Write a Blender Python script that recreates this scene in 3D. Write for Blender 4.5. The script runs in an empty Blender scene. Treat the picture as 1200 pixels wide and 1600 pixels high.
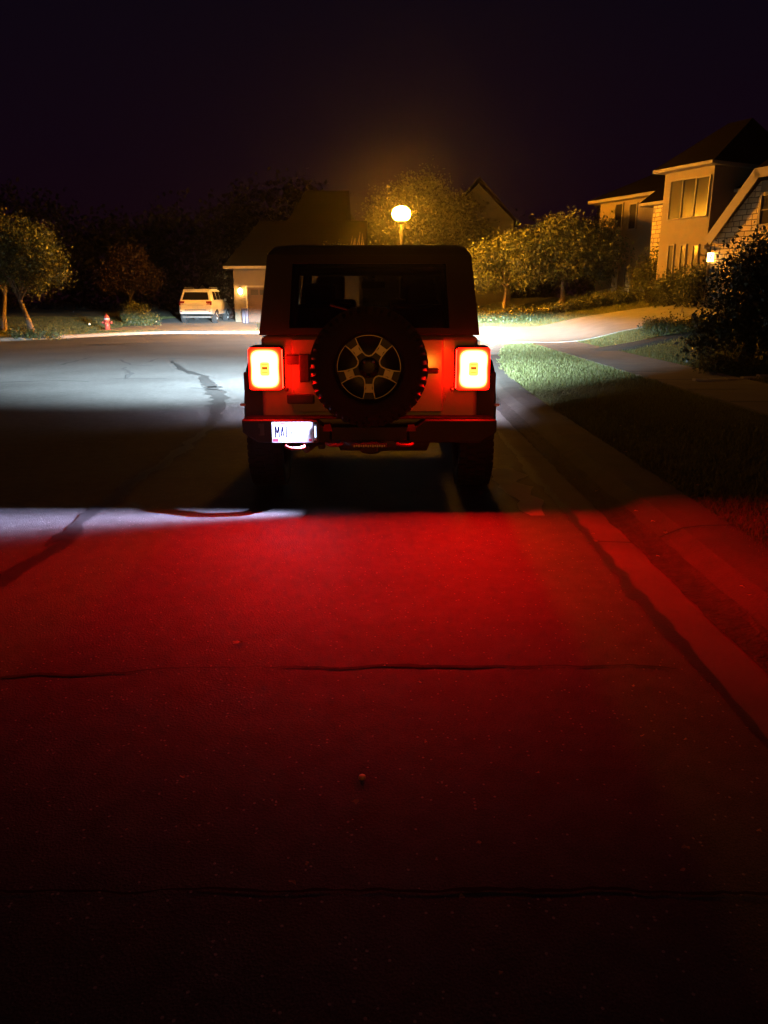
import bpy, bmesh, math, random
import numpy as np
from mathutils import Vector, Matrix

C = bpy.context.scene.collection
SC = bpy.context.scene
R = math.radians
random.seed(4)
RNG = np.random.default_rng(7)

# ------------------------------------------------------------------ camera
PITCH, FOC = R(15.5), 1200.0
cam_d = bpy.data.cameras.new('camera'); cam = bpy.data.objects.new('camera', cam_d); C.objects.link(cam)
cam.location = (0, 0, 1.5); cam.rotation_euler = (math.pi/2 - PITCH, 0, 0)
cam_d.sensor_fit = 'VERTICAL'; cam_d.sensor_height = 32.0; cam_d.lens = 32.0*FOC/1600
cam_d.clip_end = 500; cam_d.clip_start = 0.05
SC.camera = cam
# ------------------------------------------------------------------ render / exposure
SC.view_settings.view_transform = 'Standard'; SC.view_settings.look = 'None'
SC.view_settings.exposure = 0; SC.view_settings.gamma = 1
SC.cycles.use_denoising = True
SC.cycles.max_bounces = 6; SC.cycles.diffuse_bounces = 3; SC.cycles.glossy_bounces = 3
SC.cycles.transmission_bounces = 6; SC.cycles.volume_bounces = 0; SC.cycles.transparent_max_bounces = 12
SC.cycles.sample_clamp_indirect = 4.0
# ------------------------------------------------------------------ night sky
W = bpy.data.worlds.new('World'); SC.world = W; W.use_nodes = True
nt = W.node_tree; nt.nodes.clear()
wo = nt.nodes.new('ShaderNodeOutputWorld'); bg = nt.nodes.new('ShaderNodeBackground')
tc = nt.nodes.new('ShaderNodeTexCoord'); sx = nt.nodes.new('ShaderNodeSeparateXYZ'); cr = nt.nodes.new('ShaderNodeValToRGB')
nt.links.new(tc.outputs['Generated'], sx.inputs[0]); nt.links.new(sx.outputs['Z'], cr.inputs[0])
cr.color_ramp.elements[0].position = 0.0; cr.color_ramp.elements[0].color = (0.0060, 0.0010, 0.0034, 1)
cr.color_ramp.elements[1].position = 0.42; cr.color_ramp.elements[1].color = (0.0023, 0.0019, 0.0050, 1)
e = cr.color_ramp.elements.new(0.16); e.color = (0.0042, 0.0013, 0.0046, 1)
nt.links.new(cr.outputs[0], bg.inputs[0]); bg.inputs[1].default_value = 1.0
nt.links.new(bg.outputs[0], wo.inputs[0])

# ------------------------------------------------------------------ maths helpers
def ray(px, py):
    u = (px-600)/FOC; v = (800-py)/FOC
    return Vector((u, math.cos(PITCH)+v*math.sin(PITCH), -math.sin(PITCH)+v*math.cos(PITCH)))
def at(px, py, D):
    d = ray(px, py); return Vector((0, 0, 1.5)) + d*(D/d.y)
def gp(px, py, z=0.0):
    d = ray(px, py); t = (z-1.5)/d.z; return Vector((0, 0, 1.5)) + d*t

# ------------------------------------------------------------------ materials
MATS = {}
def mat(name, col, rough=0.6, metal=0.0, spec=0.5, var=0.0, scale=8.0, bump=0.0, bscale=60.0, coat=0.0, island=0.0, emis=None, es=0.0, trans=0.0, detail=4.0):
    m = bpy.data.materials.new(name); m.use_nodes = True; n = m.node_tree.nodes; l = m.node_tree.links
    b = n['Principled BSDF']; b.inputs['Base Color'].default_value = (*col, 1); b.inputs['Roughness'].default_value = rough
    b.inputs['Metallic'].default_value = metal; b.inputs['Specular IOR Level'].default_value = spec
    if coat: b.inputs['Coat Weight'].default_value = coat; b.inputs['Coat Roughness'].default_value = 0.08
    if trans: b.inputs['Transmission Weight'].default_value = trans
    if emis: b.inputs['Emission Color'].default_value = (*emis, 1); b.inputs['Emission Strength'].default_value = es
    if var or bump:
        t = n.new('ShaderNodeTexCoord')
    if var:
        nz = n.new('ShaderNodeTexNoise'); nz.inputs['Scale'].default_value = scale; nz.inputs['Detail'].default_value = detail
        l.new(t.outputs['Object'], nz.inputs['Vector'])
        mx = n.new('ShaderNodeMix'); mx.data_type = 'RGBA'
        mx.inputs['A'].default_value = (*[c*(1-var) for c in col], 1); mx.inputs['B'].default_value = (*[min(1, c*(1+var)) for c in col], 1)
        mr = n.new('ShaderNodeMapRange'); mr.inputs['From Min'].default_value = .3; mr.inputs['From Max'].default_value = .7
        l.new(nz.outputs['Fac'], mr.inputs['Value']); l.new(mr.outputs[0], mx.inputs['Factor'])
        l.new(mx.outputs['Result'], b.inputs['Base Color'])
        mr2 = n.new('ShaderNodeMapRange'); mr2.inputs['To Min'].default_value = max(0.02, rough-.12); mr2.inputs['To Max'].default_value = min(1, rough+.12)
        l.new(nz.outputs['Fac'], mr2.inputs['Value']); l.new(mr2.outputs[0], b.inputs['Roughness'])
    if island:
        g = n.new('ShaderNodeNewGeometry'); mr = n.new('ShaderNodeMapRange')
        mr.inputs['To Min'].default_value = 1-island; mr.inputs['To Max'].default_value = 1+island
        l.new(g.outputs['Random Per Island'], mr.inputs['Value'])
        hs = n.new('ShaderNodeHueSaturation'); hs.inputs['Color'].default_value = (*col, 1)
        l.new(mr.outputs[0], hs.inputs['Value'])
        mh = n.new('ShaderNodeMapRange'); mh.inputs['To Min'].default_value = .47; mh.inputs['To Max'].default_value = .52
        l.new(g.outputs['Random Per Island'], mh.inputs['Value']); l.new(mh.outputs[0], hs.inputs['Hue'])
        l.new(hs.outputs[0], b.inputs['Base Color'])
    if bump:
        nb = n.new('ShaderNodeTexNoise'); nb.inputs['Scale'].default_value = bscale; nb.inputs['Detail'].default_value = 3
        l.new(t.outputs['Object'], nb.inputs['Vector'])
        bp = n.new('ShaderNodeBump'); bp.inputs['Strength'].default_value = 1; bp.inputs['Distance'].default_value = bump
        l.new(nb.outputs['Fac'], bp.inputs['Height']); l.new(bp.outputs[0], b.inputs['Normal'])
    MATS[name] = m
    return m

def glow(name, col, s):
    m = bpy.data.materials.new(name); m.use_nodes = True; n = m.node_tree.nodes; l = m.node_tree.links
    n.clear(); o = n.new('ShaderNodeOutputMaterial'); e = n.new('ShaderNodeEmission')
    e.inputs[0].default_value = (*col, 1); e.inputs[1].default_value = s; l.new(e.outputs[0], o.inputs[0])
    return m

def stone_mat(name, c1, c2, mortar, sx_=2.7, sz=6.0):
    m = bpy.data.materials.new(name); m.use_nodes = True; n = m.node_tree.nodes; l = m.node_tree.links
    b = n['Principled BSDF']; b.inputs['Roughness'].default_value = .85
    t = n.new('ShaderNodeTexCoord'); s = n.new('ShaderNodeSeparateXYZ'); cb = n.new('ShaderNodeCombineXYZ')
    ad = n.new('ShaderNodeMath'); ad.operation = 'ADD'
    l.new(t.outputs['Object'], s.inputs[0]); l.new(s.outputs['X'], ad.inputs[0]); l.new(s.outputs['Y'], ad.inputs[1])
    l.new(ad.outputs[0], cb.inputs['X']); l.new(s.outputs['Z'], cb.inputs['Y'])
    nz = n.new('ShaderNodeTexNoise'); nz.inputs['Scale'].default_value = 1.6; l.new(cb.outputs[0], nz.inputs['Vector'])
    mxv = n.new('ShaderNodeMix'); mxv.data_type = 'VECTOR'; mxv.inputs['Factor'].default_value = .06
    l.new(cb.outputs[0], mxv.inputs['A']); l.new(nz.outputs['Color'], mxv.inputs['B'])
    br = n.new('ShaderNodeTexBrick'); br.inputs['Scale'].default_value = 1.0
    br.inputs['Brick Width'].default_value = 1/sx_; br.inputs['Row Height'].default_value = 1/sz; br.inputs['Mortar Size'].default_value = .014
    br.inputs['Color1'].default_value = (*c1, 1); br.inputs['Color2'].default_value = (*c2, 1); br.inputs['Mortar'].default_value = (*mortar, 1)
    br.squash = .6; br.squash_frequency = 3; br.offset = .37
    l.new(mxv.outputs['Result'], br.inputs['Vector'])
    l.new(br.outputs['Color'], b.inputs['Base Color'])
    n2 = n.new('ShaderNodeTexNoise'); n2.inputs['Scale'].default_value = 14; l.new(t.outputs['Object'], n2.inputs['Vector'])
    mm = n.new('ShaderNodeMath'); mm.operation = 'MULTIPLY_ADD'; mm.inputs[1].default_value = -1.3
    l.new(br.outputs['Fac'], mm.inputs[0]); l.new(n2.outputs['Fac'], mm.inputs[2])
    bp = n.new('ShaderNodeBump'); bp.inputs['Distance'].default_value = .03; l.new(mm.outputs[0], bp.inputs['Height']); l.new(bp.outputs[0], b.inputs['Normal'])
    return m

def band_mat(name, col, pitch, axis='Z', rough=.7, depth=.012, dark=.6):
    """lap siding / shingle courses"""
    m = bpy.data.materials.new(name); m.use_nodes = True; n = m.node_tree.nodes; l = m.node_tree.links
    b = n['Principled BSDF']; b.inputs['Roughness'].default_value = rough; b.inputs['Base Color'].default_value = (*col, 1); b.inputs['Specular IOR Level'].default_value = .04
    t = n.new('ShaderNodeTexCoord'); s = n.new('ShaderNodeSeparateXYZ'); l.new(t.outputs['Object'], s.inputs[0])
    d = n.new('ShaderNodeMath'); d.operation = 'DIVIDE'; d.inputs[1].default_value = pitch; l.new(s.outputs[axis], d.inputs[0])
    f = n.new('ShaderNodeMath'); f.operation = 'FRACT'; l.new(d.outputs[0], f.inputs[0])
    nz = n.new('ShaderNodeTexNoise'); nz.inputs['Scale'].default_value = 3; nz.inputs['Detail'].default_value = 6; l.new(t.outputs['Object'], nz.inputs['Vector'])
    mx = n.new('ShaderNodeMix'); mx.data_type = 'RGBA'; mx.inputs['A'].default_value = (*[c*dark for c in col], 1); mx.inputs['B'].default_value = (*[c*1.25 for c in col], 1)
    l.new(nz.outputs['Fac'], mx.inputs['Factor']); l.new(mx.outputs['Result'], b.inputs['Base Color'])
    bp = n.new('ShaderNodeBump'); bp.inputs['Distance'].default_value = depth; bp.invert = True
    l.new(f.outputs[0], bp.inputs['Height']); l.new(bp.outputs[0], b.inputs['Normal'])
    return m

def asphalt_mat():
    m = bpy.data.materials.new('asphalt'); m.use_nodes = True; n = m.node_tree.nodes; l = m.node_tree.links
    b = n['Principled BSDF']; b.inputs['Specular IOR Level'].default_value = .35
    t = n.new('ShaderNodeTexCoord')
    def noise(s, d=4, r=.55):
        q = n.new('ShaderNodeTexNoise'); q.inputs['Scale'].default_value = s; q.inputs['Detail'].default_value = d; q.inputs['Roughness'].default_value = r
        l.new(t.outputs['Object'], q.inputs['Vector']); return q
    fine, mid, big = noise(170, 3, .7), noise(9, 5), noise(.55, 4)
    vo = n.new('ShaderNodeTexVoronoi'); vo.inputs['Scale'].default_value = 110; l.new(t.outputs['Object'], vo.inputs['Vector'])
    r1 = n.new('ShaderNodeValToRGB'); r1.color_ramp.elements[0].position = .35; r1.color_ramp.elements[1].position = .72
    r1.color_ramp.elements[0].color = (.042, .040, .039, 1); r1.color_ramp.elements[1].color = (.13, .124, .117, 1)
    l.new(fine.outputs['Fac'], r1.inputs[0])
    mx = n.new('ShaderNodeMix'); mx.data_type = 'RGBA'; mx.blend_type = 'MULTIPLY'; mx.inputs['Factor'].default_value = 1
    r2 = n.new('ShaderNodeValToRGB'); r2.color_ramp.elements[0].position = .38; r2.color_ramp.elements[1].position = .62
    r2.color_ramp.elements[0].color = (.55, .54, .53, 1); r2.color_ramp.elements[1].color = (1.1, 1.1, 1.1, 1)
    ad = n.new('ShaderNodeMath'); ad.operation = 'MULTIPLY_ADD'; ad.inputs[1].default_value = .45
    ml = n.new('ShaderNodeMath'); ml.operation = 'MULTIPLY'; ml.inputs[1].default_value = .55; l.new(big.outputs['Fac'], ml.inputs[0])
    l.new(mid.outputs['Fac'], ad.inputs[0]); l.new(ml.outputs[0], ad.inputs[2]); l.new(ad.outputs[0], r2.inputs[0])
    l.new(r1.outputs[0], mx.inputs['A']); l.new(r2.outputs[0], mx.inputs['B']); l.new(mx.outputs['Result'], b.inputs['Base Color'])
    v2 = n.new('ShaderNodeTexVoronoi'); v2.inputs['Scale'].default_value = 75; l.new(t.outputs['Object'], v2.inputs['Vector'])
    s2 = n.new('ShaderNodeSeparateColor'); l.new(v2.outputs['Color'], s2.inputs[0])
    g1 = n.new('ShaderNodeMath'); g1.operation = 'GREATER_THAN'; g1.inputs[1].default_value = .955; l.new(s2.outputs[0], g1.inputs[0])
    g2_ = n.new('ShaderNodeMath'); g2_.operation = 'LESS_THAN'; g2_.inputs[1].default_value = .32; l.new(v2.outputs['Distance'], g2_.inputs[0])
    g3_ = n.new('ShaderNodeMath'); g3_.operation = 'MULTIPLY'; l.new(g1.outputs[0], g3_.inputs[0]); l.new(g2_.outputs[0], g3_.inputs[1])
    mx3 = n.new('ShaderNodeMix'); mx3.data_type = 'RGBA'; mx3.inputs['B'].default_value = (.27, .25, .22, 1)
    l.new(g3_.outputs[0], mx3.inputs['Factor']); l.new(mx.outputs['Result'], mx3.inputs['A']); l.new(mx3.outputs['Result'], b.inputs['Base Color'])
    b.inputs['Roughness'].default_value = .72
    mh = n.new('ShaderNodeMath'); mh.operation = 'ADD'; l.new(vo.outputs['Distance'], mh.inputs[0]); l.new(fine.outputs['Fac'], mh.inputs[1])
    bp = n.new('ShaderNodeBump'); bp.inputs['Distance'].default_value = .0028; bp.inputs['Strength'].default_value = .8
    l.new(mh.outputs[0], bp.inputs['Height']); l.new(bp.outputs[0], b.inputs['Normal'])
    return m

M = dict(
    asphalt=asphalt_mat(),
    tar=mat('tar', (.034, .032, .031), .45, var=.3, scale=20, bump=.003, bscale=90),
    crack=mat('crack', (.006, .006, .006), .9, var=.3),
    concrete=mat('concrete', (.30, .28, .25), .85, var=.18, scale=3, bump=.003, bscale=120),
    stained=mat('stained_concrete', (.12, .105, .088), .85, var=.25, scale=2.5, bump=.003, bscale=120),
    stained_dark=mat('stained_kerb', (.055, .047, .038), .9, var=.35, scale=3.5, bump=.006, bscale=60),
    drive=mat('drive_concrete', (.23, .225, .205), .85, var=.14, scale=2, bump=.003, bscale=120),
    walk=mat('walk_concrete', (.15, .145, .135), .85, var=.16, scale=2.5, bump=.003, bscale=120),
    dirt=mat('gutter_dirt', (.035, .027, .02), .95, var=.5, scale=15, bump=.012, bscale=50),
    soil=mat('lawn_soil', (.10, .11, .042), .95, var=.35, scale=5, bump=.03, bscale=18),
    mulch=mat('mulch', (.03, .022, .016), .95, var=.6, scale=25, bump=.04, bscale=25),
    grass=mat('grass_blade', (.13, .145, .050), .6, island=.45),
    leaf=mat('leaf', (.075, .085, .028), .5, island=.5),
    leaf_mid=mat('mid_leaf', (.045, .05, .018), .55, island=.5),
    leaf_dk=mat('dark_leaf', (.030, .038, .018), .38, island=.5),
    leaf_far=mat('far_leaf', (.010, .011, .006), .7, island=.5),
    leaf_red=mat('red_leaf', (.03, .014, .011), .55, island=.4),  # red leaf colour; on the garage bush it stands for reddish light
    bark=mat('bark', (.13, .095, .065), .9, var=.35, scale=12, bump=.02, bscale=25),
    bark_dk=mat('dark_bark', (.04, .03, .022), .9, var=.35, scale=12, bump=.02, bscale=25),
    paint=mat('grey_paint', (.23, .22, .21), .42, var=.04, scale=3, coat=.15),
    plastic=mat('black_plastic', (.018, .018, .018), .62, var=.2, scale=40, bump=.0006, bscale=500),
    hardtop=mat('textured_hardtop', (.014, .014, .014), .6, bump=.0008, bscale=420, var=.2, scale=30),
    rubber=mat('rubber', (.016, .015, .015), .85, var=.3, scale=14, bump=.001, bscale=200),
    rimdark=mat('rim_dark', (.022, .022, .024), .4, metal=.3),
    rimface=mat('rim_machined', (.55, .52, .50), .33, metal=.35, var=.08, scale=20),
    chrome=mat('bright_steel', (.5, .5, .5), .3, metal=.9),
    steel=mat('dull_steel', (.09, .085, .08), .6, metal=.5, var=.3, scale=10),
    fabric=mat('seat_fabric', (.012, .012, .012), .9),
    redhook=mat('hook_red', (.35, .02, .015), .45),
    reflector=mat('red_reflector', (.42, .008, .008), .2, coat=.5),
    white=mat('plate_white', (.55, .55, .57), .7, var=.03, scale=30),
    navy=mat('plate_navy', (.002, .004, .024), 1.0, spec=0.0),
    platered=mat('plate_red', (.5, .03, .06), .5),
    wpaint=mat('white_paint', (.62, .61, .58), .35, coat=.6, var=.03, scale=2),
    darkglass=mat('dark_glass', (.006, .006, .007), .06, spec=.6),
    winglass=mat('window_glass', (.03, .026, .02), .15, spec=.5, var=.3, scale=.8),
    stone=stone_mat('limestone', (.38, .30, .155), (.56, .44, .24), (.12, .085, .045)),
    stucco=mat('stucco', (.18, .142, .082), .9, var=.08, scale=2.5, bump=.004, bscale=70),
    trim=mat('trim', (.20, .165, .115), .7, var=.08, scale=4),
    siding=band_mat('lap_siding', (.07, .07, .08), .18),
    siding_light=band_mat('pale_siding', (.20, .19, .17), .18),
    shingle=band_mat('shingles', (.006, .004, .0035), .22, rough=.9, depth=.02),
    stucco_dark=mat('brown_stucco', (.085, .062, .038), .9, var=.1, scale=2.5, bump=.004, bscale=70),
    shingle_dark=band_mat('dark_shingles', (.0035, .0025, .0022), .22, rough=.95, depth=.02),
    doorm=band_mat('garage_door_panel', (.07, .042, .03), .53, depth=.02, dark=.85),
    hyd=mat('hydrant_red', (.42, .06, .04), .45, var=.25, scale=18),
    pole=mat('pole_metal', (.008, .008, .008), .8, spec=.1, metal=0, var=.2, scale=6),
    redlens=mat('unlit_red_lens', (.16, .008, .008), .15, coat=.6),
    bin=mat('bin_plastic', (.05, .03, .05), .5, var=.1, scale=4),
    clearlens=mat('clear_lens', (.6, .6, .62), .08, spec=.6),
)
def glass_mat(name, tint, rough=.01):
    m = bpy.data.materials.new(name); m.use_nodes = True; n = m.node_tree.nodes; l = m.node_tree.links; n.clear()
    o = n.new('ShaderNodeOutputMaterial'); tr = n.new('ShaderNodeBsdfTransparent'); g = n.new('ShaderNodeBsdfGlossy'); mx = n.new('ShaderNodeMixShader'); f = n.new('ShaderNodeFresnel')
    tr.inputs[0].default_value = (*tint, 1); g.inputs['Roughness'].default_value = rough; f.inputs[0].default_value = 1.45
    l.new(f.outputs[0], mx.inputs[0]); l.new(tr.outputs[0], mx.inputs[1]); l.new(g.outputs[0], mx.inputs[2]); l.new(mx.outputs[0], o.inputs[0])
    return m
M['tint'] = glass_mat('tinted_glass', (.13, .13, .12))
M['clear'] = glass_mat('clear_glass', (.85, .87, .85))

for k_, f_ in (('grass', .5), ('leaf', .3), ('leaf_mid', .3), ('leaf_red', .3)):
    m_ = M[k_]; n = m_.node_tree.nodes; l = m_.node_tree.links; b = n['Principled BSDF']; o = [q for q in n if q.type == 'OUTPUT_MATERIAL'][0]
    tl = n.new('ShaderNodeBsdfTranslucent'); mx = n.new('ShaderNodeMixShader'); mx.inputs[0].default_value = f_
    src = b.inputs['Base Color'].links[0].from_socket; l.new(src, tl.inputs[0]); l.new(b.outputs[0], mx.inputs[1]); l.new(tl.outputs[0], mx.inputs[2]); l.new(mx.outputs[0], o.inputs[0])

# ------------------------------------------------------------------ mesh builder
class MB:
    def __init__(s): s.v = []; s.f = []; s.sm = []
    def add(s, vs, fs, smooth=False):
        o = len(s.v); s.v += [tuple(v) for v in vs]; s.f += [tuple(i+o for i in f) for f in fs]; s.sm += [smooth]*len(fs); return s
    def box(s, x0, x1, y0, y1, z0, z1, rot=None):
        vs = [(x0,y0,z0),(x1,y0,z0),(x1,y1,z0),(x0,y1,z0),(x0,y0,z1),(x1,y0,z1),(x1,y1,z1),(x0,y1,z1)]
        if rot: vs = [rot(Vector(v)) for v in vs]
        return s.add(vs, [(0,3,2,1),(4,5,6,7),(0,1,5,4),(1,2,6,5),(2,3,7,6),(3,0,4,7)])
    def hexa(s, b, t):  # bottom 4, top 4 (ccw)
        return s.add(list(b)+list(t), [(0,3,2,1),(4,5,6,7),(0,1,5,4),(1,2,6,5),(2,3,7,6),(3,0,4,7)])
    def prism(s, poly, fn, a, b):
        """poly: 2D ccw points; fn(p, t)->3D; extruded from t=a to b"""
        n = len(poly); vs = [fn(p, a) for p in poly]+[fn(p, b) for p in poly]
        return s.add(vs, [tuple(range(n))[::-1], tuple(range(n, 2*n))]+[(i,(i+1)%n,n+(i+1)%n,n+i) for i in range(n)])
    def tube(s, pts, rad, n=8, cap=True):
        pts = [Vector(p) for p in pts]; k = len(pts)
        if not hasattr(rad, '__len__'): rad = [rad]*k
        vs = []; prev = None
        for i, p in enumerate(pts):
            d = (pts[min(i+1,k-1)]-pts[max(i-1,0)]).normalized()
            if prev is None:
                a = d.orthogonal().normalized()
            else:
                a = (prev - d*prev.dot(d)).normalized()
            prev = a; b = d.cross(a)
            for j in range(n):
                t = 2*math.pi*j/n; vs.append(p+(a*math.cos(t)+b*math.sin(t))*rad[i])
        fs = [(i*n+j, i*n+(j+1)%n, (i+1)*n+(j+1)%n, (i+1)*n+j) for i in range(k-1) for j in range(n)]
        s.add(vs, fs, True)
        if cap: s.add([vs[j] for j in range(n)], [tuple(range(n))[::-1]]); s.add(vs[-n:], [tuple(range(n))])
        return s
    def lathe(s, prof, c=(0,0,0), axis='z', n=24, smooth=True, cap0=True):
        """prof [(r, h)]"""
        c = Vector(c); vs = []
        for r, h in prof:
            for j in range(n):
                t = 2*math.pi*j/n; a, b = r*math.cos(t), r*math.sin(t)
                vs.append(c+Vector({'z':(a,b,h),'y':(a,h,b),'x':(h,a,b)}[axis]))
        k = len(prof)
        fs = [(i*n+j, i*n+(j+1)%n, (i+1)*n+(j+1)%n, (i+1)*n+j) for i in range(k-1) for j in range(n)]
        if prof[0][0] > 1e-4 and cap0: fs.append(tuple(range(n))[::-1])
        if prof[-1][0] > 1e-4: fs.append(tuple(range((k-1)*n, k*n)))
        return s.add(vs, fs, smooth)
    def build(s, name, m, parent=None, bevel=0, seg=2, label=None, loc=None, fixn=True):
        me = bpy.data.meshes.new(name); me.from_pydata(s.v, [], s.f); me.validate()
        if fixn and len(s.f) < 20000:
            bm = bmesh.new(); bm.from_mesh(me); bmesh.ops.remove_doubles(bm, verts=bm.verts, dist=1e-5) if bevel else None
            bmesh.ops.recalc_face_normals(bm, faces=bm.faces)
            bm.to_mesh(me); bm.free()
            if not bevel and len(me.polygons) == len(s.sm): me.polygons.foreach_set('use_smooth', s.sm)
        else:
            me.polygons.foreach_set('use_smooth', s.sm)
        me.materials.append(m)
        o = bpy.data.objects.new(name, me); C.objects.link(o)
        if parent: o.parent = parent
        if label: o['label'] = label
        if loc: o.location = loc
        if bevel:
            b = o.modifiers.new('bevel', 'BEVEL'); b.width = bevel; b.segments = seg; b.limit_method = 'ANGLE'; b.angle_limit = R(30)
            b.harden_normals = False
            for p in me.polygons: p.use_smooth = True
            w = o.modifiers.new('wn', 'WEIGHTED_NORMAL'); w.keep_sharp = False
        return o

def tag(o, label=None, cat=None, group=None, kind=None):
    if label: o['label'] = label
    if cat: o['category'] = cat
    if group: o['group'] = group
    if kind: o['kind'] = kind
    return o
def thing(name, label, cat, loc=(0,0,0), rz=0, group=None):
    o = bpy.data.objects.new(name, None); C.objects.link(o); o.location = loc; o.rotation_euler = (0,0,rz)
    o.empty_display_size = .2
    return tag(o, label, cat, group)
def copy_tree(o, parent=None):
    c = o.copy(); C.objects.link(c); c.parent = parent
    for ch in [x for x in bpy.data.objects if x.parent == o]: copy_tree(ch, c)
    return c
def lamp(name, kind, loc, parent, color, power, radius=.05, **kw):
    d = bpy.data.lights.new(name, kind); d.color = color; d.energy = power
    if hasattr(d, 'shadow_soft_size'): d.shadow_soft_size = radius
    for k, v in kw.items(): setattr(d, k, v)
    o = bpy.data.objects.new(name, d); C.objects.link(o); o.location = loc; o.parent = parent
    return o

# ------------------------------------------------------------------ terrain
# asphalt outline (road widening into a rounded end)
KERB = [(1.36,-6),(1.36,0),(1.36,4),(1.36,8),(1.37,10.5),(1.42,13),(1.6,16),(1.95,19),(2.45,22),(3.1,25.5),(3.55,29),(3.5,31.4),(2.7,33),(1.2,33.8),(-1.5,34.4),(-5,34.9),(-8,35.0),(-10.4,34.3),(-13.9,28.6),(-18,25.4),(-26,22.5),(-45,20)]
def smooth_path(P, n=6):
    out = []
    for i in range(len(P)-1):
        p0 = Vector(P[max(i-1,0)]); p1 = Vector(P[i]); p2 = Vector(P[i+1]); p3 = Vector(P[min(i+2,len(P)-1)])
        for k in range(n):
            t = k/n
            out.append(.5*((2*p1)+(p2-p0)*t+(2*p0-5*p1+4*p2-p3)*t*t+(3*p1-p0-3*p2+p3)*t**3))
    out.append(Vector(P[-1])); return out
KP = smooth_path(KERB)
ROADPOLY = KP + [Vector((-45,-6))]
_A = np.array([[p.x,p.y] for p in KP])
def dist_out(X, Y):
    """signed distance to the kerb line, positive outside the road"""
    X = np.asarray(X, float); Y = np.asarray(Y, float); best = np.full(X.shape, 1e9)
    for i in range(len(_A)-1):
        a, b = _A[i], _A[i+1]; d = b-a; L = (d**2).sum()
        t = np.clip(((X-a[0])*d[0]+(Y-a[1])*d[1])/L, 0, 1)
        best = np.minimum(best, np.hypot(X-a[0]-t*d[0], Y-a[1]-t*d[1]))
    ins = np.zeros(X.shape, bool); P = np.array([[p.x,p.y] for p in ROADPOLY]); n = len(P)
    for i in range(n):
        x1,y1 = P[i]; x2,y2 = P[(i+1)%n]
        if y1 == y2: continue
        c = ((y1 > Y) != (y2 > Y)) & (X < (x2-x1)*(Y-y1)/(y2-y1)+x1); ins ^= c
    return np.where(ins, -best, best)
def sst(a, b, x):
    t = np.clip((x-a)/(b-a), 0, 1); return t*t*(3-2*t)
def lawn_h(X, Y):
    X = np.asarray(X, float); Y = np.asarray(Y, float)
    rise = .165*np.maximum(0, X-5.6)*sst(5.2, 8, X)
    rise = np.minimum(rise, 1.25+.02*np.maximum(0, X-12))
    rise = rise*sst(3, 14, Y)*.999 + rise*.0
    back = .055*np.maximum(0, Y-27)*sst(0, 5, X); back = np.minimum(back, .75)
    left = .03*np.maximum(0, Y-43)*sst(0, -3, X); left = np.minimum(left, .5)
    return .105+np.minimum(rise+back, 1.5)+left
def H(x, y): return float(lawn_h(np.array([x]), np.array([y]))[0])
def build_terrain():
    xs = np.unique(np.round(np.concatenate([np.arange(-140,-48,6), np.arange(-48,-18,1.0), np.arange(-18,1.2,.4), np.arange(1.2,3.2,.08), np.arange(3.2,16,.3), np.arange(16,40,1.2), np.arange(40,140,6)]), 3))
    ys = np.unique(np.round(np.concatenate([np.arange(-30,-2,2), np.arange(-2,16,.25), np.arange(16,50,.35), np.arange(50,80,1.5), np.arange(80,220,8)]), 3))
    X, Y = np.meshgrid(xs, ys); d = dist_out(X, Y)
    Z = lawn_h(X, Y)-.02; Z = np.where(d < .80, -.12, Z)
    Z += np.where(d > 1.2, (np.sin(X*1.7+np.sin(Y*.9))*np.sin(Y*1.3+X*.4))*.012, 0)
    nx, ny = len(xs), len(ys)
    v = np.stack([X.ravel(), Y.ravel(), Z.ravel()], 1)
    idx = np.arange(nx*ny).reshape(ny, nx)
    f = np.stack([idx[:-1,:-1].ravel(), idx[:-1,1:].ravel(), idx[1:,1:].ravel(), idx[1:,:-1].ravel()], 1)
    me = bpy.data.meshes.new('ground'); me.from_pydata(v.tolist(), [], f.tolist())
    me.polygons.foreach_set('use_smooth', [True]*len(me.polygons)); me.materials.append(M['soil'])
    o = bpy.data.objects.new('ground', me); C.objects.link(o); tag(o, kind='structure')
build_terrain()
# road sheet
mb = MB(); mb.add([(p.x,p.y,0) for p in ROADPOLY], [tuple(range(len(ROADPOLY)))])
tag(mb.build('road', M['asphalt'], fixn=False), kind='structure')
# kerb and gutter: profile of offsets from the asphalt edge
def offset_path(P, d):
    out = []
    for i, p in enumerate(P):
        a = P[max(i-1,0)]; b = P[min(i+1,len(P)-1)]; t = (b-a).normalized(); out.append(Vector((p.x+t.y*d, p.y-t.x*d)))
    return out
def ribbon(path, prof, name, m, kind='structure', jit=0):
    cols = [[(q.x, q.y, z) for q in offset_path(path, d)] for d, z in prof]
    n = len(path); mb = MB(); vs = [p for c in cols for p in c]
    if jit: vs = [(x+random.uniform(-jit,jit), y, z+random.uniform(0,jit*.3)) for x,y,z in vs]
    fs = [(i*n+j, i*n+j+1, (i+1)*n+j+1, (i+1)*n+j) for i in range(len(cols)-1) for j in range(n-1)]
    mb.add(vs, fs, False)
    return tag(mb.build(name, m), kind=kind)
def dense(P, step=.25):
    out = []
    for a, b in zip(P[:-1], P[1:]):
        k = max(1, int((b-a).length/step)); out += [a.lerp(b, i/k) for i in range(k)]
    return out+[P[-1]]
KD = dense(KP, .5)
_prof = [(-.02,.004),(.20,-.004),(.27,-.006),(.36,.01),(.44,.05),(.54,.092),(.66,.108),(.86,.112),(.88,-.05)]
ks = [i for i, p in enumerate(KD) if p.y > 20][0]
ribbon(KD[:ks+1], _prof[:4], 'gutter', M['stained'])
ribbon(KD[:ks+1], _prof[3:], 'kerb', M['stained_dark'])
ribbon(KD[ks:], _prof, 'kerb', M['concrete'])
near = [p for p in dense(KP, .12) if p.y < 16 and p.x > 0]
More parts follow.
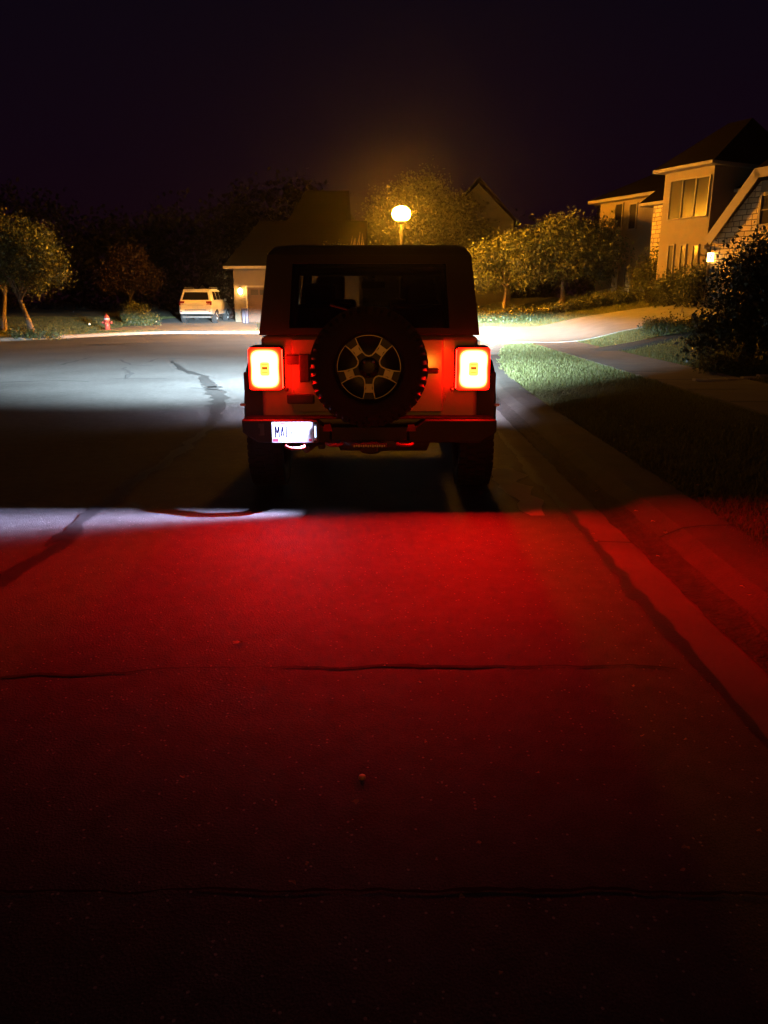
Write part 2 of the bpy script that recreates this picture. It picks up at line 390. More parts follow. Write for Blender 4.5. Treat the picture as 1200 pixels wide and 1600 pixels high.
ribbon(near, [(.215,.002),(.25,.005),(.31,.007),(.36,.018),(.395,.034)], 'gutter_dirt', M['dirt'], jit=.012)

# kerb joints
mb = MB(); acc = 0; nxt = 1.2
for i in range(1, len(KD)-1):
    acc += (KD[i]-KD[i-1]).length
    if acc >= nxt:
        nxt += 3.05; t = (KD[i+1]-KD[i-1]).normalized(); vs = []
        for d, z in _prof[:-1]:
            for e_ in (-.006, .006): vs.append((KD[i].x+t.y*d+t.x*e_, KD[i].y-t.x*d+t.y*e_, z+.004))
        mb.add(vs, [(2*j,2*j+1,2*j+3,2*j+2) for j in range(len(_prof)-2)])
tag(mb.build('kerb_joints', M['crack']), kind='structure')

# draped strips
def drape(path, w, name, m, lift=.016, n_w=6, kind='structure', zfn=None):
    rows = []
    P = dense([Vector(p) for p in path], .35)
    for i, p in enumerate(P):
        a = P[max(i-1,0)]; b = P[min(i+1,len(P)-1)]; t = (b-a).normalized(); nrm = Vector((t.y,-t.x))
        ww = w(i/(len(P)-1)) if callable(w) else w
        rows.append([(lambda q: (q.x, q.y, (zfn or H)(q.x,q.y)+lift))(p+nrm*(ww*(k/n_w-.5))) for k in range(n_w+1)])
    mb = MB(); vs = [q for r_ in rows for q in r_]; k = n_w+1
    mb.add(vs, [(i*k+j, i*k+j+1, (i+1)*k+j+1, (i+1)*k+j) for i in range(len(rows)-1) for j in range(n_w)], True)
    # skirt
    L = [r_[0] for r_ in rows]; Rr = [r_[-1] for r_ in rows]
    for S in (L, Rr):
        q = len(S); mb.add(S+[(x,y,z-.08) for x,y,z in S], [(i,i+1,q+i+1,q+i) for i in range(q-1)])
    return tag(mb.build(name, m), kind=kind)
drape([(5.55,-4),(5.55,25.9)], 1.5, 'sidewalk', M['walk'])
drape([(5.6,32.2),(5.3,34),(3.5,36.2),(.5,37.4),(-5,38.2)], 1.5, 'sidewalk', M['walk'])
def dz(x, y):
    h = H(x, y); t = float(sst(3.5, 4.05, x)); return .02+(h-.02)*t+.026-.018*float(sst(4.3, 5.2, x))
drape([(3.5,29),(8,29),(11,28.9),(14,27.5)], lambda t: 6.2+.9*max(0,1-t*6) if t < .3 else 6.2-2.4*max(0, t-.35), 'driveway', M['drive'], zfn=dz, n_w=10)
drape([(-9.4,35.4),(-10.0,41),(-10.6,46),(-10.3,50)], lambda t: 7.2-1.2*t, 'driveway', M['drive'], n_w=10, zfn=lambda x,y: H(x,y)+.01)
# control joints of the right sidewalk
mb = MB()
for k in range(16):
    y = 1.4+1.55*k
    if y < 25.5: mb.box(4.82, 6.28, y, y+.02, H(5.5,y)+.012, H(5.5,y)+.0185)
tag(mb.build('sidewalk_joints', M['crack']), kind='structure')

# ------------------------------------------------------------------ cracks and sealed seams on the road
def strip(pts, name, m, z=.004, wob=.012, step=.05):
    """pts: (x, y, halfwidth)"""
    P = []
    for a, b in zip(pts[:-1], pts[1:]):
        L = math.hypot(b[0]-a[0], b[1]-a[1]); k = max(1, int(L/step))
        P += [[a[j]+(b[j]-a[j])*i/k for j in range(3)] for i in range(k)]
    P.append(list(pts[-1])); n = len(P); w1 = ea = eb = 0; vs = []
    for i, p in enumerate(P):
        a = P[max(i-1,0)]; b = P[min(i+1,n-1)]; t = Vector((b[0]-a[0], b[1]-a[1])).normalized()
        w1 = w1*.8+random.gauss(0, wob*.6); c = Vector((p[0]-t.y*w1, p[1]+t.x*w1)); ea = ea*.6+random.gauss(0, .22); eb = eb*.6+random.gauss(0, .22)
        ha = p[2]*max(.25, 1+ea+.25*math.sin(i*.9)); hb = p[2]*max(.25, 1+eb+.25*math.sin(i*1.3+1))
        vs += [(c.x-t.y*ha, c.y+t.x*ha, z), (c.x+t.y*hb, c.y-t.x*hb, z)]
    mb = MB(); mb.add(vs, [(2*i,2*i+1,2*i+3,2*i+2) for i in range(n-1)])
    return tag(mb.build(name, m), kind='structure')
def G(px, py): g = gp(px, py); return (g.x, g.y)
strip([(*G(0,1058),.006),(*G(60,1053),.012),(*G(130,1055),.008),(*G(260,1048),.003),(*G(380,1045),.003),(*G(500,1041),.006),(*G(640,1042),.011),(*G(740,1043),.010),(*G(850,1043),.004),(*G(1020,1042),.006),(*G(1060,1046),.002)], 'road_crack', M['crack'])
strip([(*G(-60,1398),.004),(*G(250,1393),.004),(*G(560,1391),.005),(*G(760,1392),.006),(*G(1000,1393),.005),(*G(1260,1399),.006)], 'road_crack', M['crack'], wob=.006, step=.03)
# old sealed crack wandering over the road
strip([(*G(268,564),.03),(*G(290,578),.07),(*G(318,590),.08),(*G(330,606),.10)], 'sealed_crack', M['tar'], wob=.03, step=.15)
strip([(*G(330,604),.13),(*G(342,618),.14),(*G(344,640),.11),(*G(322,668),.06),(*G(280,708),.07),(*G(215,752),.06),(*G(150,800),.055),(*G(80,856),.06),(*G(10,906),.06),(*G(-120,990),.06)], 'sealed_crack', M['tar'], wob=.02, step=.1)
strip([(*G(150,790),.03),(*G(110,826),.035),(*G(70,853),.02)], 'sealed_crack', M['tar'], z=.006, wob=.01)
for k, seg in enumerate([[(0,598),(90,595),(140,596)],[(190,562),(205,570),(238,572)],[(196,574),(206,584),(196,592)],[(232,566),(248,560),(330,562)],[(300,606),(346,610)],[(100,570),(140,558)],[(150,540),(200,537)],[(180,592),(260,592)]]):
    strip([(*G(*p),.035) for p in seg], 'road_crack', M['crack'], wob=.05, step=.2)
strip([(*G(130,541),.05),(*G(150,539),.3),(*G(190,538),.35),(*G(215,536),.12),(*G(230,535),.04)], 'tar_patch', M['tar'], wob=.08, step=.3)
# dark seam between asphalt and gutter, wandering in width
strip([(1.345,-1,.012),(1.345,2.2,.018),(1.34,3.0,.022),(1.325,3.7,.04),(1.33,4.4,.03),(1.34,5.2,.022),(1.33,6.0,.03),(1.31,6.7,.05),(1.33,7.5,.03),(1.34,9,.02)], 'edge_seam', M['tar'], z=.0055, wob=.006, step=.06)
# pale strip painted where street lamp light falls beside the gutter
strip([(1.10,5.3,.05),(1.08,5.8,.09),(1.05,6.35,.13),(1.10,6.9,.10)], 'lamplit_patch', M['concrete'], z=.0045, wob=.01, step=.08)

# ------------------------------------------------------------------ grass (stuff)
def on_paving(X, Y):
    s = (np.abs(X-5.55) < .77) & (Y < 26)
    wdt = 3.12+.4*np.clip((6.2-X)/1.5, 0, 1)
    dr = (np.abs(Y-(29-.0*X)) < wdt) & (X < 9) | (np.abs(Y-(29-(X-9)*.28)) < 3.1-.22*(X-9)) & (X >= 9) & (X < 14)
    s2 = (Y > 32) & (Y < 40) & (np.abs(Y-(37.4-.25*np.maximum(0,X-.5)**1.3)) < .8) & (X < 4)
    dl = (Y > 36) & (np.abs(X+9.5+.08*(Y-38)) < 3.6) & (Y < 50)
    return s | dr | s2 | dl
def grass(name, n, x0, x1, y0, y1, h, w, cond=None, label=None):
    X = RNG.uniform(x0, x1, n); Y = RNG.uniform(y0, y1, n)
    d = dist_out(X, Y); k = (d > .80+.07*RNG.random(n)+.05*np.sin(Y*5.3+np.sin(Y*2.1)*2)) & ~on_paving(X, Y)
    if cond: k &= cond(X, Y)
    X, Y = X[k], Y[k]; n = len(X); Z = lawn_h(X, Y)-.025
    hh = h*RNG.uniform(.55, 1.25, n); a = RNG.uniform(0, 2*np.pi, n); lean = RNG.uniform(0, .8, n)*hh; b = RNG.uniform(0, 2*np.pi, n)
    dx, dy = np.cos(a)*w, np.sin(a)*w
    v = np.empty((n, 3, 3)); v[:,0] = np.stack([X-dx, Y-dy, Z], 1); v[:,1] = np.stack([X+dx, Y+dy, Z], 1)
    v[:,2] = np.stack([X+np.cos(b)*lean, Y+np.sin(b)*lean, Z+hh], 1)
    me = bpy.data.meshes.new(name); me.vertices.add(3*n); me.vertices.foreach_set('co', v.ravel())
    me.loops.add(3*n); me.loops.foreach_set('vertex_index', np.arange(3*n, dtype=np.int32))
    me.polygons.add(n); me.polygons.foreach_set('loop_start', np.arange(0, 3*n, 3, dtype=np.int32)); me.update(calc_edges=True)
    me.materials.append(M['grass']); o = bpy.data.objects.new(name, me); C.objects.link(o)
    tag(o, label, 'grass', kind='stuff')
grass('grass', 210000, 2.1, 10, 2.0, 13, .045, .006, label='short lawn grass beside the kerb, nearest the camera on the verge')
grass('grass', 190000, 2.3, 15, 13, 29, .065, .013, label='short lawn grass between road, sidewalk and driveway further on')
grass('grass', 110000, 3, 18, 30, 44, .08, .022, label='short lawn grass beyond the driveway in front of the shrubs')
grass('grass', 110000, -30, -9, 20, 52, .08, .024, label='short lawn grass on the far left behind the hydrant')

# ------------------------------------------------------------------ trees and shrubs
def leaves_mesh(name, blobs, n, size, m, parent, gap=.35, seed=0, shell=.55, droop=0.0, loc=None):
    rg = np.random.default_rng(seed)
    B = np.array([[*b] for b in blobs], float)  # cx cy cz rx ry rz
    wgt = (B[:,3]*B[:,4]*B[:,5])**(2/3); wgt /= wgt.sum()
    ib = rg.choice(len(B), n, p=wgt); u = rg.normal(size=(n,3)); u /= np.linalg.norm(u, axis=1)[:,None]
    r = shell+(1-shell)*rg.random(n)**.6
    lump = 1+.16*np.sin(u[:,0]*7+ib)*np.sin(u[:,2]*6+ib*2)+.1*np.sin(u[:,1]*13+ib*3)
    P = B[ib,:3]+u*B[ib,3:6]*(r*lump)[:,None]
    q = np.sin(P[:,0]*2.6+seed)*np.sin(P[:,1]*2.9+1.3*seed)*np.sin(P[:,2]*3.1+.7*seed)+.45*np.sin(P[:,0]*6.1)*np.sin(P[:,2]*6.7+seed)
    keep = q > -gap if gap < 9 else np.ones(n, bool)
    # cluster into sprigs: pull leaves to twig points
    P = P[keep]; n = len(P)
    tw = P[rg.integers(0, n, max(4, n//14))]; tj = rg.integers(0, len(tw), n); m2 = rg.random(n) < .7
    P[m2] = tw[tj[m2]]+rg.normal(size=(m2.sum(),3))*size*1.6
    d1 = rg.normal(size=(n,3)); d1 /= np.linalg.norm(d1, axis=1)[:,None]; d1[:,2] -= droop; d1 /= np.linalg.norm(d1, axis=1)[:,None]
    d2 = np.cross(d1, rg.normal(size=(n,3))); d2 /= np.linalg.norm(d2, axis=1)[:,None]
    s = size*rg.uniform(.6, 1.35, n)[:,None]
    v = np.empty((n,4,3)); v[:,0] = P; v[:,1] = P+d1*s*.5+d2*s*.32; v[:,2] = P+d1*s*1.05; v[:,3] = P+d1*s*.5-d2*s*.32
    me = bpy.data.meshes.new(name); me.vertices.add(4*n); me.vertices.foreach_set('co', v.ravel())
    me.loops.add(4*n); me.loops.foreach_set('vertex_index', np.arange(4*n, dtype=np.int32))
    me.polygons.add(n); me.polygons.foreach_set('loop_start', np.arange(0, 4*n, 4, dtype=np.int32)); me.update(calc_edges=True)
    me.materials.append(m); o = bpy.data.objects.new(name, me); C.objects.link(o)
    if parent: o.parent = parent
    if loc: o.location = loc
    return o
def tree(loc, trunk_pts, tr, blobs, n, size, leafm, barkm, label, group=None, seed=0, gap=.35, name='deciduous_tree', cat='tree', nbr=7, shell=.45, droop=.15):
    rnd = random.Random(seed); t = thing(name, label, cat, loc, group=group)
    mb = MB(); k = len(trunk_pts); mb.tube(trunk_pts, [tr*(1.35 if i == 0 else 1-.45*i/(k-1)) for i in range(k)], 10)
    top = Vector(trunk_pts[-1])
    for i in range(nbr):
        b = blobs[i % len(blobs)]; tgt = Vector(b[:3])+Vector((rnd.uniform(-.5,.5)*b[3], rnd.uniform(-.5,.5)*b[4], rnd.uniform(-.4,.5)*b[5]))
        st = top.lerp(Vector(trunk_pts[-2]), rnd.uniform(0,.5)); mid = st.lerp(tgt, .5)+Vector((rnd.uniform(-.2,.2), rnd.uniform(-.2,.2), rnd.uniform(.0,.3)))
        mb.tube([st, st.lerp(mid,.5)+Vector((0,0,.08)), mid, tgt], [tr*.5, tr*.38, tr*.25, tr*.06], 6)
        for q in range(3):
            e_ = tgt+Vector((rnd.uniform(-1,1)*b[3], rnd.uniform(-1,1)*b[4], rnd.uniform(-.5,.8)*b[5]))*.55
            mb.tube([mid.lerp(tgt, .3*q), mid.lerp(e_, .6), e_], [tr*.16, tr*.1, tr*.03], 5)
    mb.build('trunk', barkm, t)
    leaves_mesh('crown', blobs, n, size, leafm, t, gap, seed, shell, droop)
    return t
def shrub(loc, blobs, n, size, m, label, group=None, seed=0, name='shrub', gap=.5, cat='shrub', bark=None):
    t = thing(name, label, cat, loc, group=group); rnd = random.Random(seed)
    mb = MB()
    for i in range(6):
        b = blobs[i % len(blobs)]; mb.tube([(rnd.uniform(-.08,.08)+b[0]*.4, b[1]*.4, -.03), (b[0]*.7+rnd.uniform(-.2,.2)*b[3], b[1], b[2]*.6), (b[0]+rnd.uniform(-.5,.5)*b[3], b[1]+rnd.uniform(-.5,.5)*b[4], b[2]+.4*b[5])], [.03,.022,.008], 5)
    mb.build('stem', bark or M['bark_dk'], t)
    leaves_mesh('foliage', blobs, n, size, m, t, gap, seed, .3)
    return t

# pair of ornamental trees right of the car
g2 = 'ornamental trees beyond the right lawn'
p = at(878, 474, 38); tree((p.x, 38, H(p.x,38)), [(0,0,-.1),(.02,0,.4),(-.03,0,.9),(.02,0,1.25)], .14,
    [(-1.2,0,2.4,1.2,1.2,.95),(0,-.2,3.1,1.35,1.3,1.0),(1.1,.1,2.55,1.1,1.2,.9),(-.3,.3,3.5,1.0,1.0,.65),(-1.9,-.2,2.0,.8,.9,.6),(1.7,0,3.2,.7,.8,.65),(.5,-.5,2.2,.9,.9,.6),(-1.5,-.3,1.5,.9,.8,.5),(1.5,-.2,1.6,.9,.8,.55),(2.1,0,2.4,.8,.8,.7),(-2.3,0,2.7,.8,.8,.7),(0,-.4,1.6,1.2,.8,.4)], 20000, .125, M['leaf'], M['bark'],
    'round crowned ornamental tree with a short pale trunk, right of the car beyond the lawn', g2, 11, .55)
p = at(788, 474, 39); tree((p.x, 39, H(p.x,39)), [(0,0,-.1),(.0,0,.5),(.06,0,1.1),(.1,0,1.4)], .11,
    [(-1.0,0,2.6,1.0,1.1,.8),(0,-.1,3.0,1.0,1.1,.75),(.7,.2,2.5,.8,.9,.7),(-1.4,.1,2.1,.7,.8,.5),(.9,-.2,1.7,.9,.7,.5),(1.3,0,2.9,.9,.8,.7),(-.8,-.3,1.6,.7,.7,.4)], 11500, .125, M['leaf'], M['bark'],
    'smaller ornamental tree with low drooping branches beside the tailgate corner of the car', g2, 12, .5)
# big tree behind the street lamp
p = at(645, 470, 53.5); tree((p.x, 53.5, .8), [(0,0,-.1),(.05,0,1),(-.05,0,2),(0,0,3)], .3,
    [(0,0,5.2,3.0,2.6,1.9),(-2.4,0,4.2,2.6,2.2,1.7),(2.6,.2,4.4,2.6,2.2,1.8),(.4,.3,7.2,2.0,2.0,1.35),(-1.5,-.2,6.2,1.7,1.7,1.2),(2.4,0,6.2,1.8,1.8,1.2),(-3.6,.2,3.2,1.6,1.6,1.2),(4.2,0,3.4,1.3,1.6,1.3),(.2,-.4,3.3,2.6,1.8,1.2)], 30000, .17, M['leaf_mid'], M['bark_dk'],
    'large spreading tree directly behind the lit street lamp', None, 13, .75, nbr=10)
# small twiggy tree showing over the car roof
p = at(525, 470, 38.5); t_ = tree((p.x, 43.6, .15), [(0,0,-.05),(.03,0,1.0),(0,0,2.2)], .06,
    [(-.6,0,3.6,.7,.6,.55),(.2,0,3.6,.6,.6,.45),(.8,0,3.3,.6,.6,.5)], 1500, .10, M['leaf'], M['bark'],
    'small sparse tree whose lit twigs show just above the car roof', None, 14, .4)
mb = MB()
for k in range(7):
    x = .5+.12*k; mb.tube([(x-.1,0,3.2),(x,.05,4.0),(x+random.uniform(-.15,.2),0,4.5+random.uniform(0,.4))], [.022,.016,.006], 5)
mb.build('twig', M['bark'], t_)
# left trees
g3 = 'leaning trees on the left lawn'
p = at(52, 517, 30.5); tree((p.x, 30.5, H(p.x,30.5)), [(0,0,-.1),(-.12,0,.5),(-.3,0,1.1),(-.42,0,1.5)], .13,
    [(-.5,0,2.9,1.2,1.2,.8),(.5,0,3.0,.9,1.0,.7),(-1.1,0,3.3,1.1,1.1,.8),(0,.2,3.7,1.0,1.0,.55),(.9,-.1,2.3,.75,.8,.45),(-1.3,0,2.3,.8,.9,.5),(.35,-.2,2.0,.5,.6,.4)], 12000, .11, M['leaf'], M['bark'],
    'leaning tree with a rounded crown on the left lawn, nearest the fire hydrant', g3, 21, .7)
p = at(4, 500, 36); tree((p.x, 36, H(p.x,36)), [(0,0,-.1),(.05,0,.6),(.2,0,1.3),(.3,0,1.8)], .14,
    [(-.5,0,2.9,1.4,1.2,.9),(-.3,0,4.2,1.5,1.2,1.1),(-1.6,0,3.5,1.3,1.2,1.2),(.6,0,3.3,.9,1.0,.9)], 9000, .13, M['leaf'], M['bark'],
    'tree at the left edge of the lawn with its crown partly out of view', g3, 22, .6)
p = at(205, 490, 50); tree((p.x, 50, H(p.x,50)), [(0,0,-.1),(0,0,.7),(.03,0,1.4)], .12,
    [(0,0,3.0,1.5,1.4,1.1),(-.9,0,2.4,1.1,1.1,.8),(1.0,0,2.5,1.1,1.1,.8),(.1,0,3.8,.9,.9,.7)], 8000, .14, M['leaf_red'], M['bark_dk'],
    'dark reddish round tree standing behind the hydrant and the clipped shrub', None, 23, .6)
p = at(216, 507, 42); shrub((p.x, 42, H(p.x,42)), [(0,0,.5,.85,.7,.55),(-.2,0,.85,.6,.6,.3),(.25,0,.3,.9,.7,.35)], 5000, .09, M['leaf'],
    'rounded green shrub on the left lawn between hydrant and white car', None, 31)
p = at(347, 480, 49); shrub((p.x, 49, H(p.x,49)), [(0,0,1.3,.7,.6,.8),(.6,0,.8,.6,.6,.8),(.1,0,2.1,.45,.4,.45),(1.0,0,1.5,.35,.3,.5)], 3600, .15, M['leaf_red'],
    'tall bush with reddish light painted into its leaves, between the white car and the lit garage corner', None, 32)  # reddish light on this bush is put into its leaf colour
# shrubs along far side of the right lawn
specs = [(762,488,34.5,.75,.45),(800,488,34.6,.9,.5),(842,487,35,.8,.38),(880,487,35,.85,.36),(915,486,35,.8,.36),(950,484,35,.9,.45),(985,482,34.5,1.0,.55),(1020,479,33,1.1,.8)]
names_ = ['beside the car taillight','under the smaller ornamental tree','left of the ornamental trunk','at the foot of the ornamental trunk','right of the ornamental trunk','before the dark garden gap','under the far wing of the house','below the tower windows']
for k, (px, py, D, w, h) in enumerate(specs):
    p = at(px, py, D)
    shrub((p.x, D, H(p.x,D)), [(0,0,h*.55,w,.6,h*.6),(-w*.4,-.1,h*.4,w*.6,.5,h*.45),(w*.45,0,h*.6,w*.5,.5,h*.5)], 2300, .085, M['leaf'], 'low border shrub '+names_[k], 'border shrubs along the far edge of the lawn', 40+k)
for k, (px, D, w, h, lb) in enumerate([(1050, 31, .8, 1.25, 'bushy shrub climbing towards the tower, behind the driveway end'), (1085, 29.5, .8, 1.4, 'rounded shrub left of the house lantern'), (1006, 35.5, .7, 2.0, 'dark upright shrub against the stone strip of the house')]):
    p = at(px, 470, D); shrub((p.x, D, H(p.x,D)), [(0,0,h*.5,w,.7,h*.5),(w*.3,0,h*.7,w*.6,.5,h*.4),(-w*.4,0,h*.4,w*.6,.5,h*.4)], 3500, .09, M['leaf'], lb, None, 60+k)
# shrub island beside the driveway
p = at(1045, 517, 22.5); shrub((p.x, 22.5, H(p.x,22.5)), [(0,0,.22,.75,.45,.26),(-.35,0,.16,.5,.4,.2),(.5,0,.2,.5,.4,.2)], 3200, .06, M['leaf'], 'low spreading green shrub in the mulch bed beside the driveway', None, 70)
mb = MB(); n = 26; c = at(1035, 521, 21.5); ring = []
for j in range(n):
    a = 2*math.pi*j/n; x = c.x+1.9*math.cos(a)*(1+.1*math.sin(3*a)); y = 21.7+.95*math.sin(a)*(1+.12*math.cos(2*a)); ring.append((x,y,H(x,y)+.012))
mb.add([(c.x,21.7,H(c.x,21.7)+.07)]+ring+[(x,y,z-.1) for x,y,z in ring], [(0,j+1,(j+1)%n+1) for j in range(n)]+[(j+1,j+1+n,(j+1)%n+1+n,(j+1)%n+1) for j in range(n)], True)
tag(mb.build('mulch_bed', M['mulch']), kind='structure')
# big dark evergreen at right
p = at(1165, 535, 15.5); X0 = p.x
t_ = tree((X0, 15.5, H(X0,15.5)), [(0,0,-.1),(.08,0,.4),(0,0,.9),(.05,0,1.4)], .13,
    [(0,0,1.15,.95,.9,.75),(-.55,-.1,.75,.6,.7,.5),(.6,0,1.5,.9,.8,.75),(.5,.1,2.1,.75,.7,.5),(-.2,0,1.7,.65,.7,.45),(1.2,0,2.1,.9,.8,.8),(1.3,0,1.2,.8,.8,.8),(-.7,.2,.35,.45,.5,.3),(.3,-.3,.55,.7,.6,.45),(1.2,-.2,.55,.8,.6,.45)], 17000, .085, M['leaf_dk'], M['bark_dk'],
    'large dark glossy evergreen bush in front of the stone gable', None, 81, 1.2, name='evergreen_bush', cat='bush', shell=.15)
p = at(1118, 545, 15); shrub((p.x, 14.8, H(p.x,14.8)), [(0,0,.15,.45,.3,.18),(.5,0,.12,.5,.3,.15)], 1500, .055, M['leaf'], 'pale low ground cover tuft at the foot of the dark evergreen', None, 82)
# edging stones
mb = MB(); a = at(1105,556,13.6); 
for k in range(9):
    x = a.x-.2+k*.28; z = H(x,13.6); mb.box(x, x+.26, 13.5, 13.66, z-.05, z+.05)
tag(mb.build('bed_edging', M['concrete'], bevel=.012), 'low row of edging stones below the dark evergreen bush', 'edging')
# left verge flowers
for k, (px, D) in enumerate([(6,28.9),(20,28.9),(36,28.8),(50,28.8),(66,28.9),(72,29.2)]):
    p = at(px, 524, D); shrub((p.x, D+.9, H(p.x,D+.9)), [(0,0,.12,.22,.2,.12)], 160, .09, M['leaf'], ['leftmost','second','third','fourth','fifth','rightmost'][k]+' of the six small pale plants in a row along the left kerb', 'small plants along the left kerb', 90+k, name='small_plant', cat='plant')
# far woods as one mass
bl = []
rr = random.Random(5)
for k in range(46):
    x = -75+k*3.3+rr.uniform(-1,1); top = 10.2+1.6*math.sin(k*.7)+rr.uniform(-.8,.8)
    if x > -3: top -= 2.8
    bl += [(x, 78+rr.uniform(-3,3), top*.72, 3.2, 2.5, top*.28), (x+1, 76+rr.uniform(-3,3), top*.35, 3.4, 2.5, top*.38)]
tag(leaves_mesh('treeline', bl, 110000, .42, M['leaf_far'], None, 9.5, 3, .3), 'far dark wood closing the view behind the houses', 'woodland', kind='stuff')

# ------------------------------------------------------------------ street lamp
def globe_mat(name, col, s, k=.82):
    """lantern that throws less light along the street than sideways"""
    m = glow(name, col, s); n = m.node_tree.nodes; l = m.node_tree.links
    e = [q for q in n if q.type == 'EMISSION'][0]; g = n.new('ShaderNodeNewGeometry'); sp = n.new('ShaderNodeSeparateXYZ'); mr = n.new('ShaderNodeMapRange')
    mr.interpolation_type = 'SMOOTHSTEP'; l.new(g.outputs['Incoming'], sp.inputs[0]); l.new(sp.outputs['Y'], mr.inputs['Value'])
    mr.inputs['From Min'].default_value = -.80; mr.inputs['From Max'].default_value = -1.0; mr.inputs['To Min'].default_value = s; mr.inputs['To Max'].default_value = s*(1-k)
    m2 = n.new('ShaderNodeMapRange'); m2.interpolation_type = 'SMOOTHSTEP'; l.new(sp.outputs['X'], m2.inputs['Value'])
    m2.inputs['From Min'].default_value = -.55; m2.inputs['From Max'].default_value = -.95; m2.inputs['To Min'].default_value = 1; m2.inputs['To Max'].default_value = 2.0 if k else 1
    mm = n.new('ShaderNodeMath'); mm.operation = 'MULTIPLY'; l.new(mr.outputs[0], mm.inputs[0]); l.new(m2.outputs[0], mm.inputs[1])
    l.new(mm.outputs[0], e.inputs[1]); return m
LX, LY = at(627, 337, 35.0).x, 35.0
LZ = at(627, 337, 35.0).z
t_ = thing('street_lamp', 'lit amber street lamp on a slim post rising above the car roof', 'street lamp', (LX, LY, .12))
h = LZ-.12
mb = MB(); mb.lathe([(.14,0),(.14,.15),(.075,.3),(.055,h-.5),(.05,h-.32)], n=16); mb.build('pole', M['pole'], t_)
mb = MB(); mb.lathe([(.05,h-.32),(.13,h-.28),(.15,h-.22),(.12,h-.2)], n=20); mb.build('lamp_base', M['pole'], t_)
mb = MB(); mb.lathe([(.13,h-.20),(.28,h-.16),(.37,h-.05),(.40,h+.08),(.36,h+.22),(.26,h+.32),(.13,h+.37)], n=24); mb.build('lamp_globe', globe_mat('sodium_globe', (1,.36,.015), 3700), t_)
mb = MB(); mb.lathe([(.12,h+.375),(.13,h+.385),(.07,h+.43),(.02,h+.48),(.0,h+.52)], n=20); mb.build('lamp_cap', M['pole'], t_)
t2 = copy_tree(t_); t2.location = (3.4, -44, .12); t2['label'] = 'amber street lamp back along the kerb behind the viewer'
gl2 = [c for c in t2.children if c.name.startswith('lamp_globe')][0]
gl2.data = gl2.data.copy(); gl2.data.materials[0] = globe_mat('old_sodium_globe', (1,.33,.02), 1000, 0)
for o in (t_, t2): o['group'] = 'amber street lamps'

# ------------------------------------------------------------------ houses
def frame_house(name, label, O, ang, z0):
    return thing(name, label, 'house', (O[0], O[1], z0), ang)
class Loc:
    """intersect view rays with a facade plane in a house's own frame (origin, angle, base height)"""
    def __init__(s, O, ang, z0): s.O = Vector((*O, z0)); s.c, s.s_ = math.cos(ang), math.sin(ang)
    def __call__(s, px, py, d=0.0):
        r = ray(px, py); o = Vector((0,0,1.5))-s.O
        lo = Vector((o.x*s.c+o.y*s.s_, -o.x*s.s_+o.y*s.c, o.z)); lr = Vector((r.x*s.c+r.y*s.s_, -r.x*s.s_+r.y*s.c, r.z))
        t = (d-lo.y)/lr.y; q = lo+lr*t; return q.x, q.z
def wbox(mb, a, b, y0, y1): mb.box(a[0], b[0], y0, y1, a[1], b[1])
def window(parent, s0, s1, z0, z1, y, fr=.07, mull=0, lab=None, glass='winglass', rail=0):
    """frame with a recessed pane; facade plane is at local y (outside is -y)"""
    mb = MB()
    mb.box(s0-fr, s0, y-.05, y+.02, z0-fr, z1+fr); mb.box(s1, s1+fr, y-.05, y+.02, z0-fr, z1+fr)
    mb.box(s0, s1, y-.05, y+.02, z1, z1+fr); mb.box(s0, s1, y-.07, y+.02, z0-fr, z0)
    for k in range(mull): x = s0+(s1-s0)*(k+1)/(mull+1); mb.box(x-.018, x+.018, y-.03, y-.006, z0, z1)
    for k in range(rail): z = z0+(z1-z0)*(k+1)/(rail+1); mb.box(s0, s1, y-.034, y-.008, z-.018, z+.018)
    f = mb.build('window', M['trim'], parent, label=lab)
    p = MB(); p.box(s0, s1, y-.004, y+.004, z0, z1); p.build('pane', M[glass], f)
    return f

# --- right stone house
ANG = math.atan2(-.887, .46); OR = (12.8, 32.0); ZR = 1.3
L_ = Loc(OR, ANG, ZR)
hr = frame_house('stone_house', 'two storey stone and stucco house with tall triple windows on the right', OR, ANG, ZR)
sL, ze = L_(1040, 272); sR, _ = L_(1117, 262); zb = -1.2
_, ze = L_(1117, 258)
mb = MB(); mb.box(sL, sR, 0, 5, zb, ze); mb.build('tower_wall', M['stucco'], hr)
# tower roof (hip)
mb = MB(); a, b_ = sL-.35, sR+.2
mb.hexa([(a,-.4,ze+.02),(b_,-.4,ze+.02),(b_,5.2,ze+.02),(a,5.2,ze+.02)], [(a,-.4,ze+.14),(b_,-.4,ze+.14),(b_,5.2,ze+.14),(a,5.2,ze+.14)])
mb.build('tower_fascia', M['trim'], hr)
mb = MB(); rz_ = ze+1.75
mb.add([(a,-.38,ze+.145),(b_+.05,-.38,ze+.145),(b_+.05,5.2,ze+.145),(a,5.2,ze+.145),(sL+1.6,1.5,rz_),(b_+.05,1.5,rz_)], [(0,1,5,4),(1,2,5),(2,3,4,5),(3,0,4),(0,3,2,1)])
mb.build('tower_roof', M['shingle'], hr)
for (x0, x1) in ((1051,1067),(1071,1087),(1091.5,1108)):
    s0, zt = L_(x0, 274+ (1108-x0)*.14); s1, _ = L_(x1, 300); _, z0 = L_((x0+x1)/2, 338+(1080-x0)*.12)
    window(hr, s0, s1, z0, zt-.05, -.02, fr=.055)
for (x0, x1) in ((1047,1062),(1066.5,1081),(1085.5,1101)):
    s0, zt = L_(x0, 382); s1, _ = L_(x1, 300); _, z0 = L_((x0+x1)/2, 436)
    window(hr, s0, s1, z0, zt-.05, -.02, fr=.055)
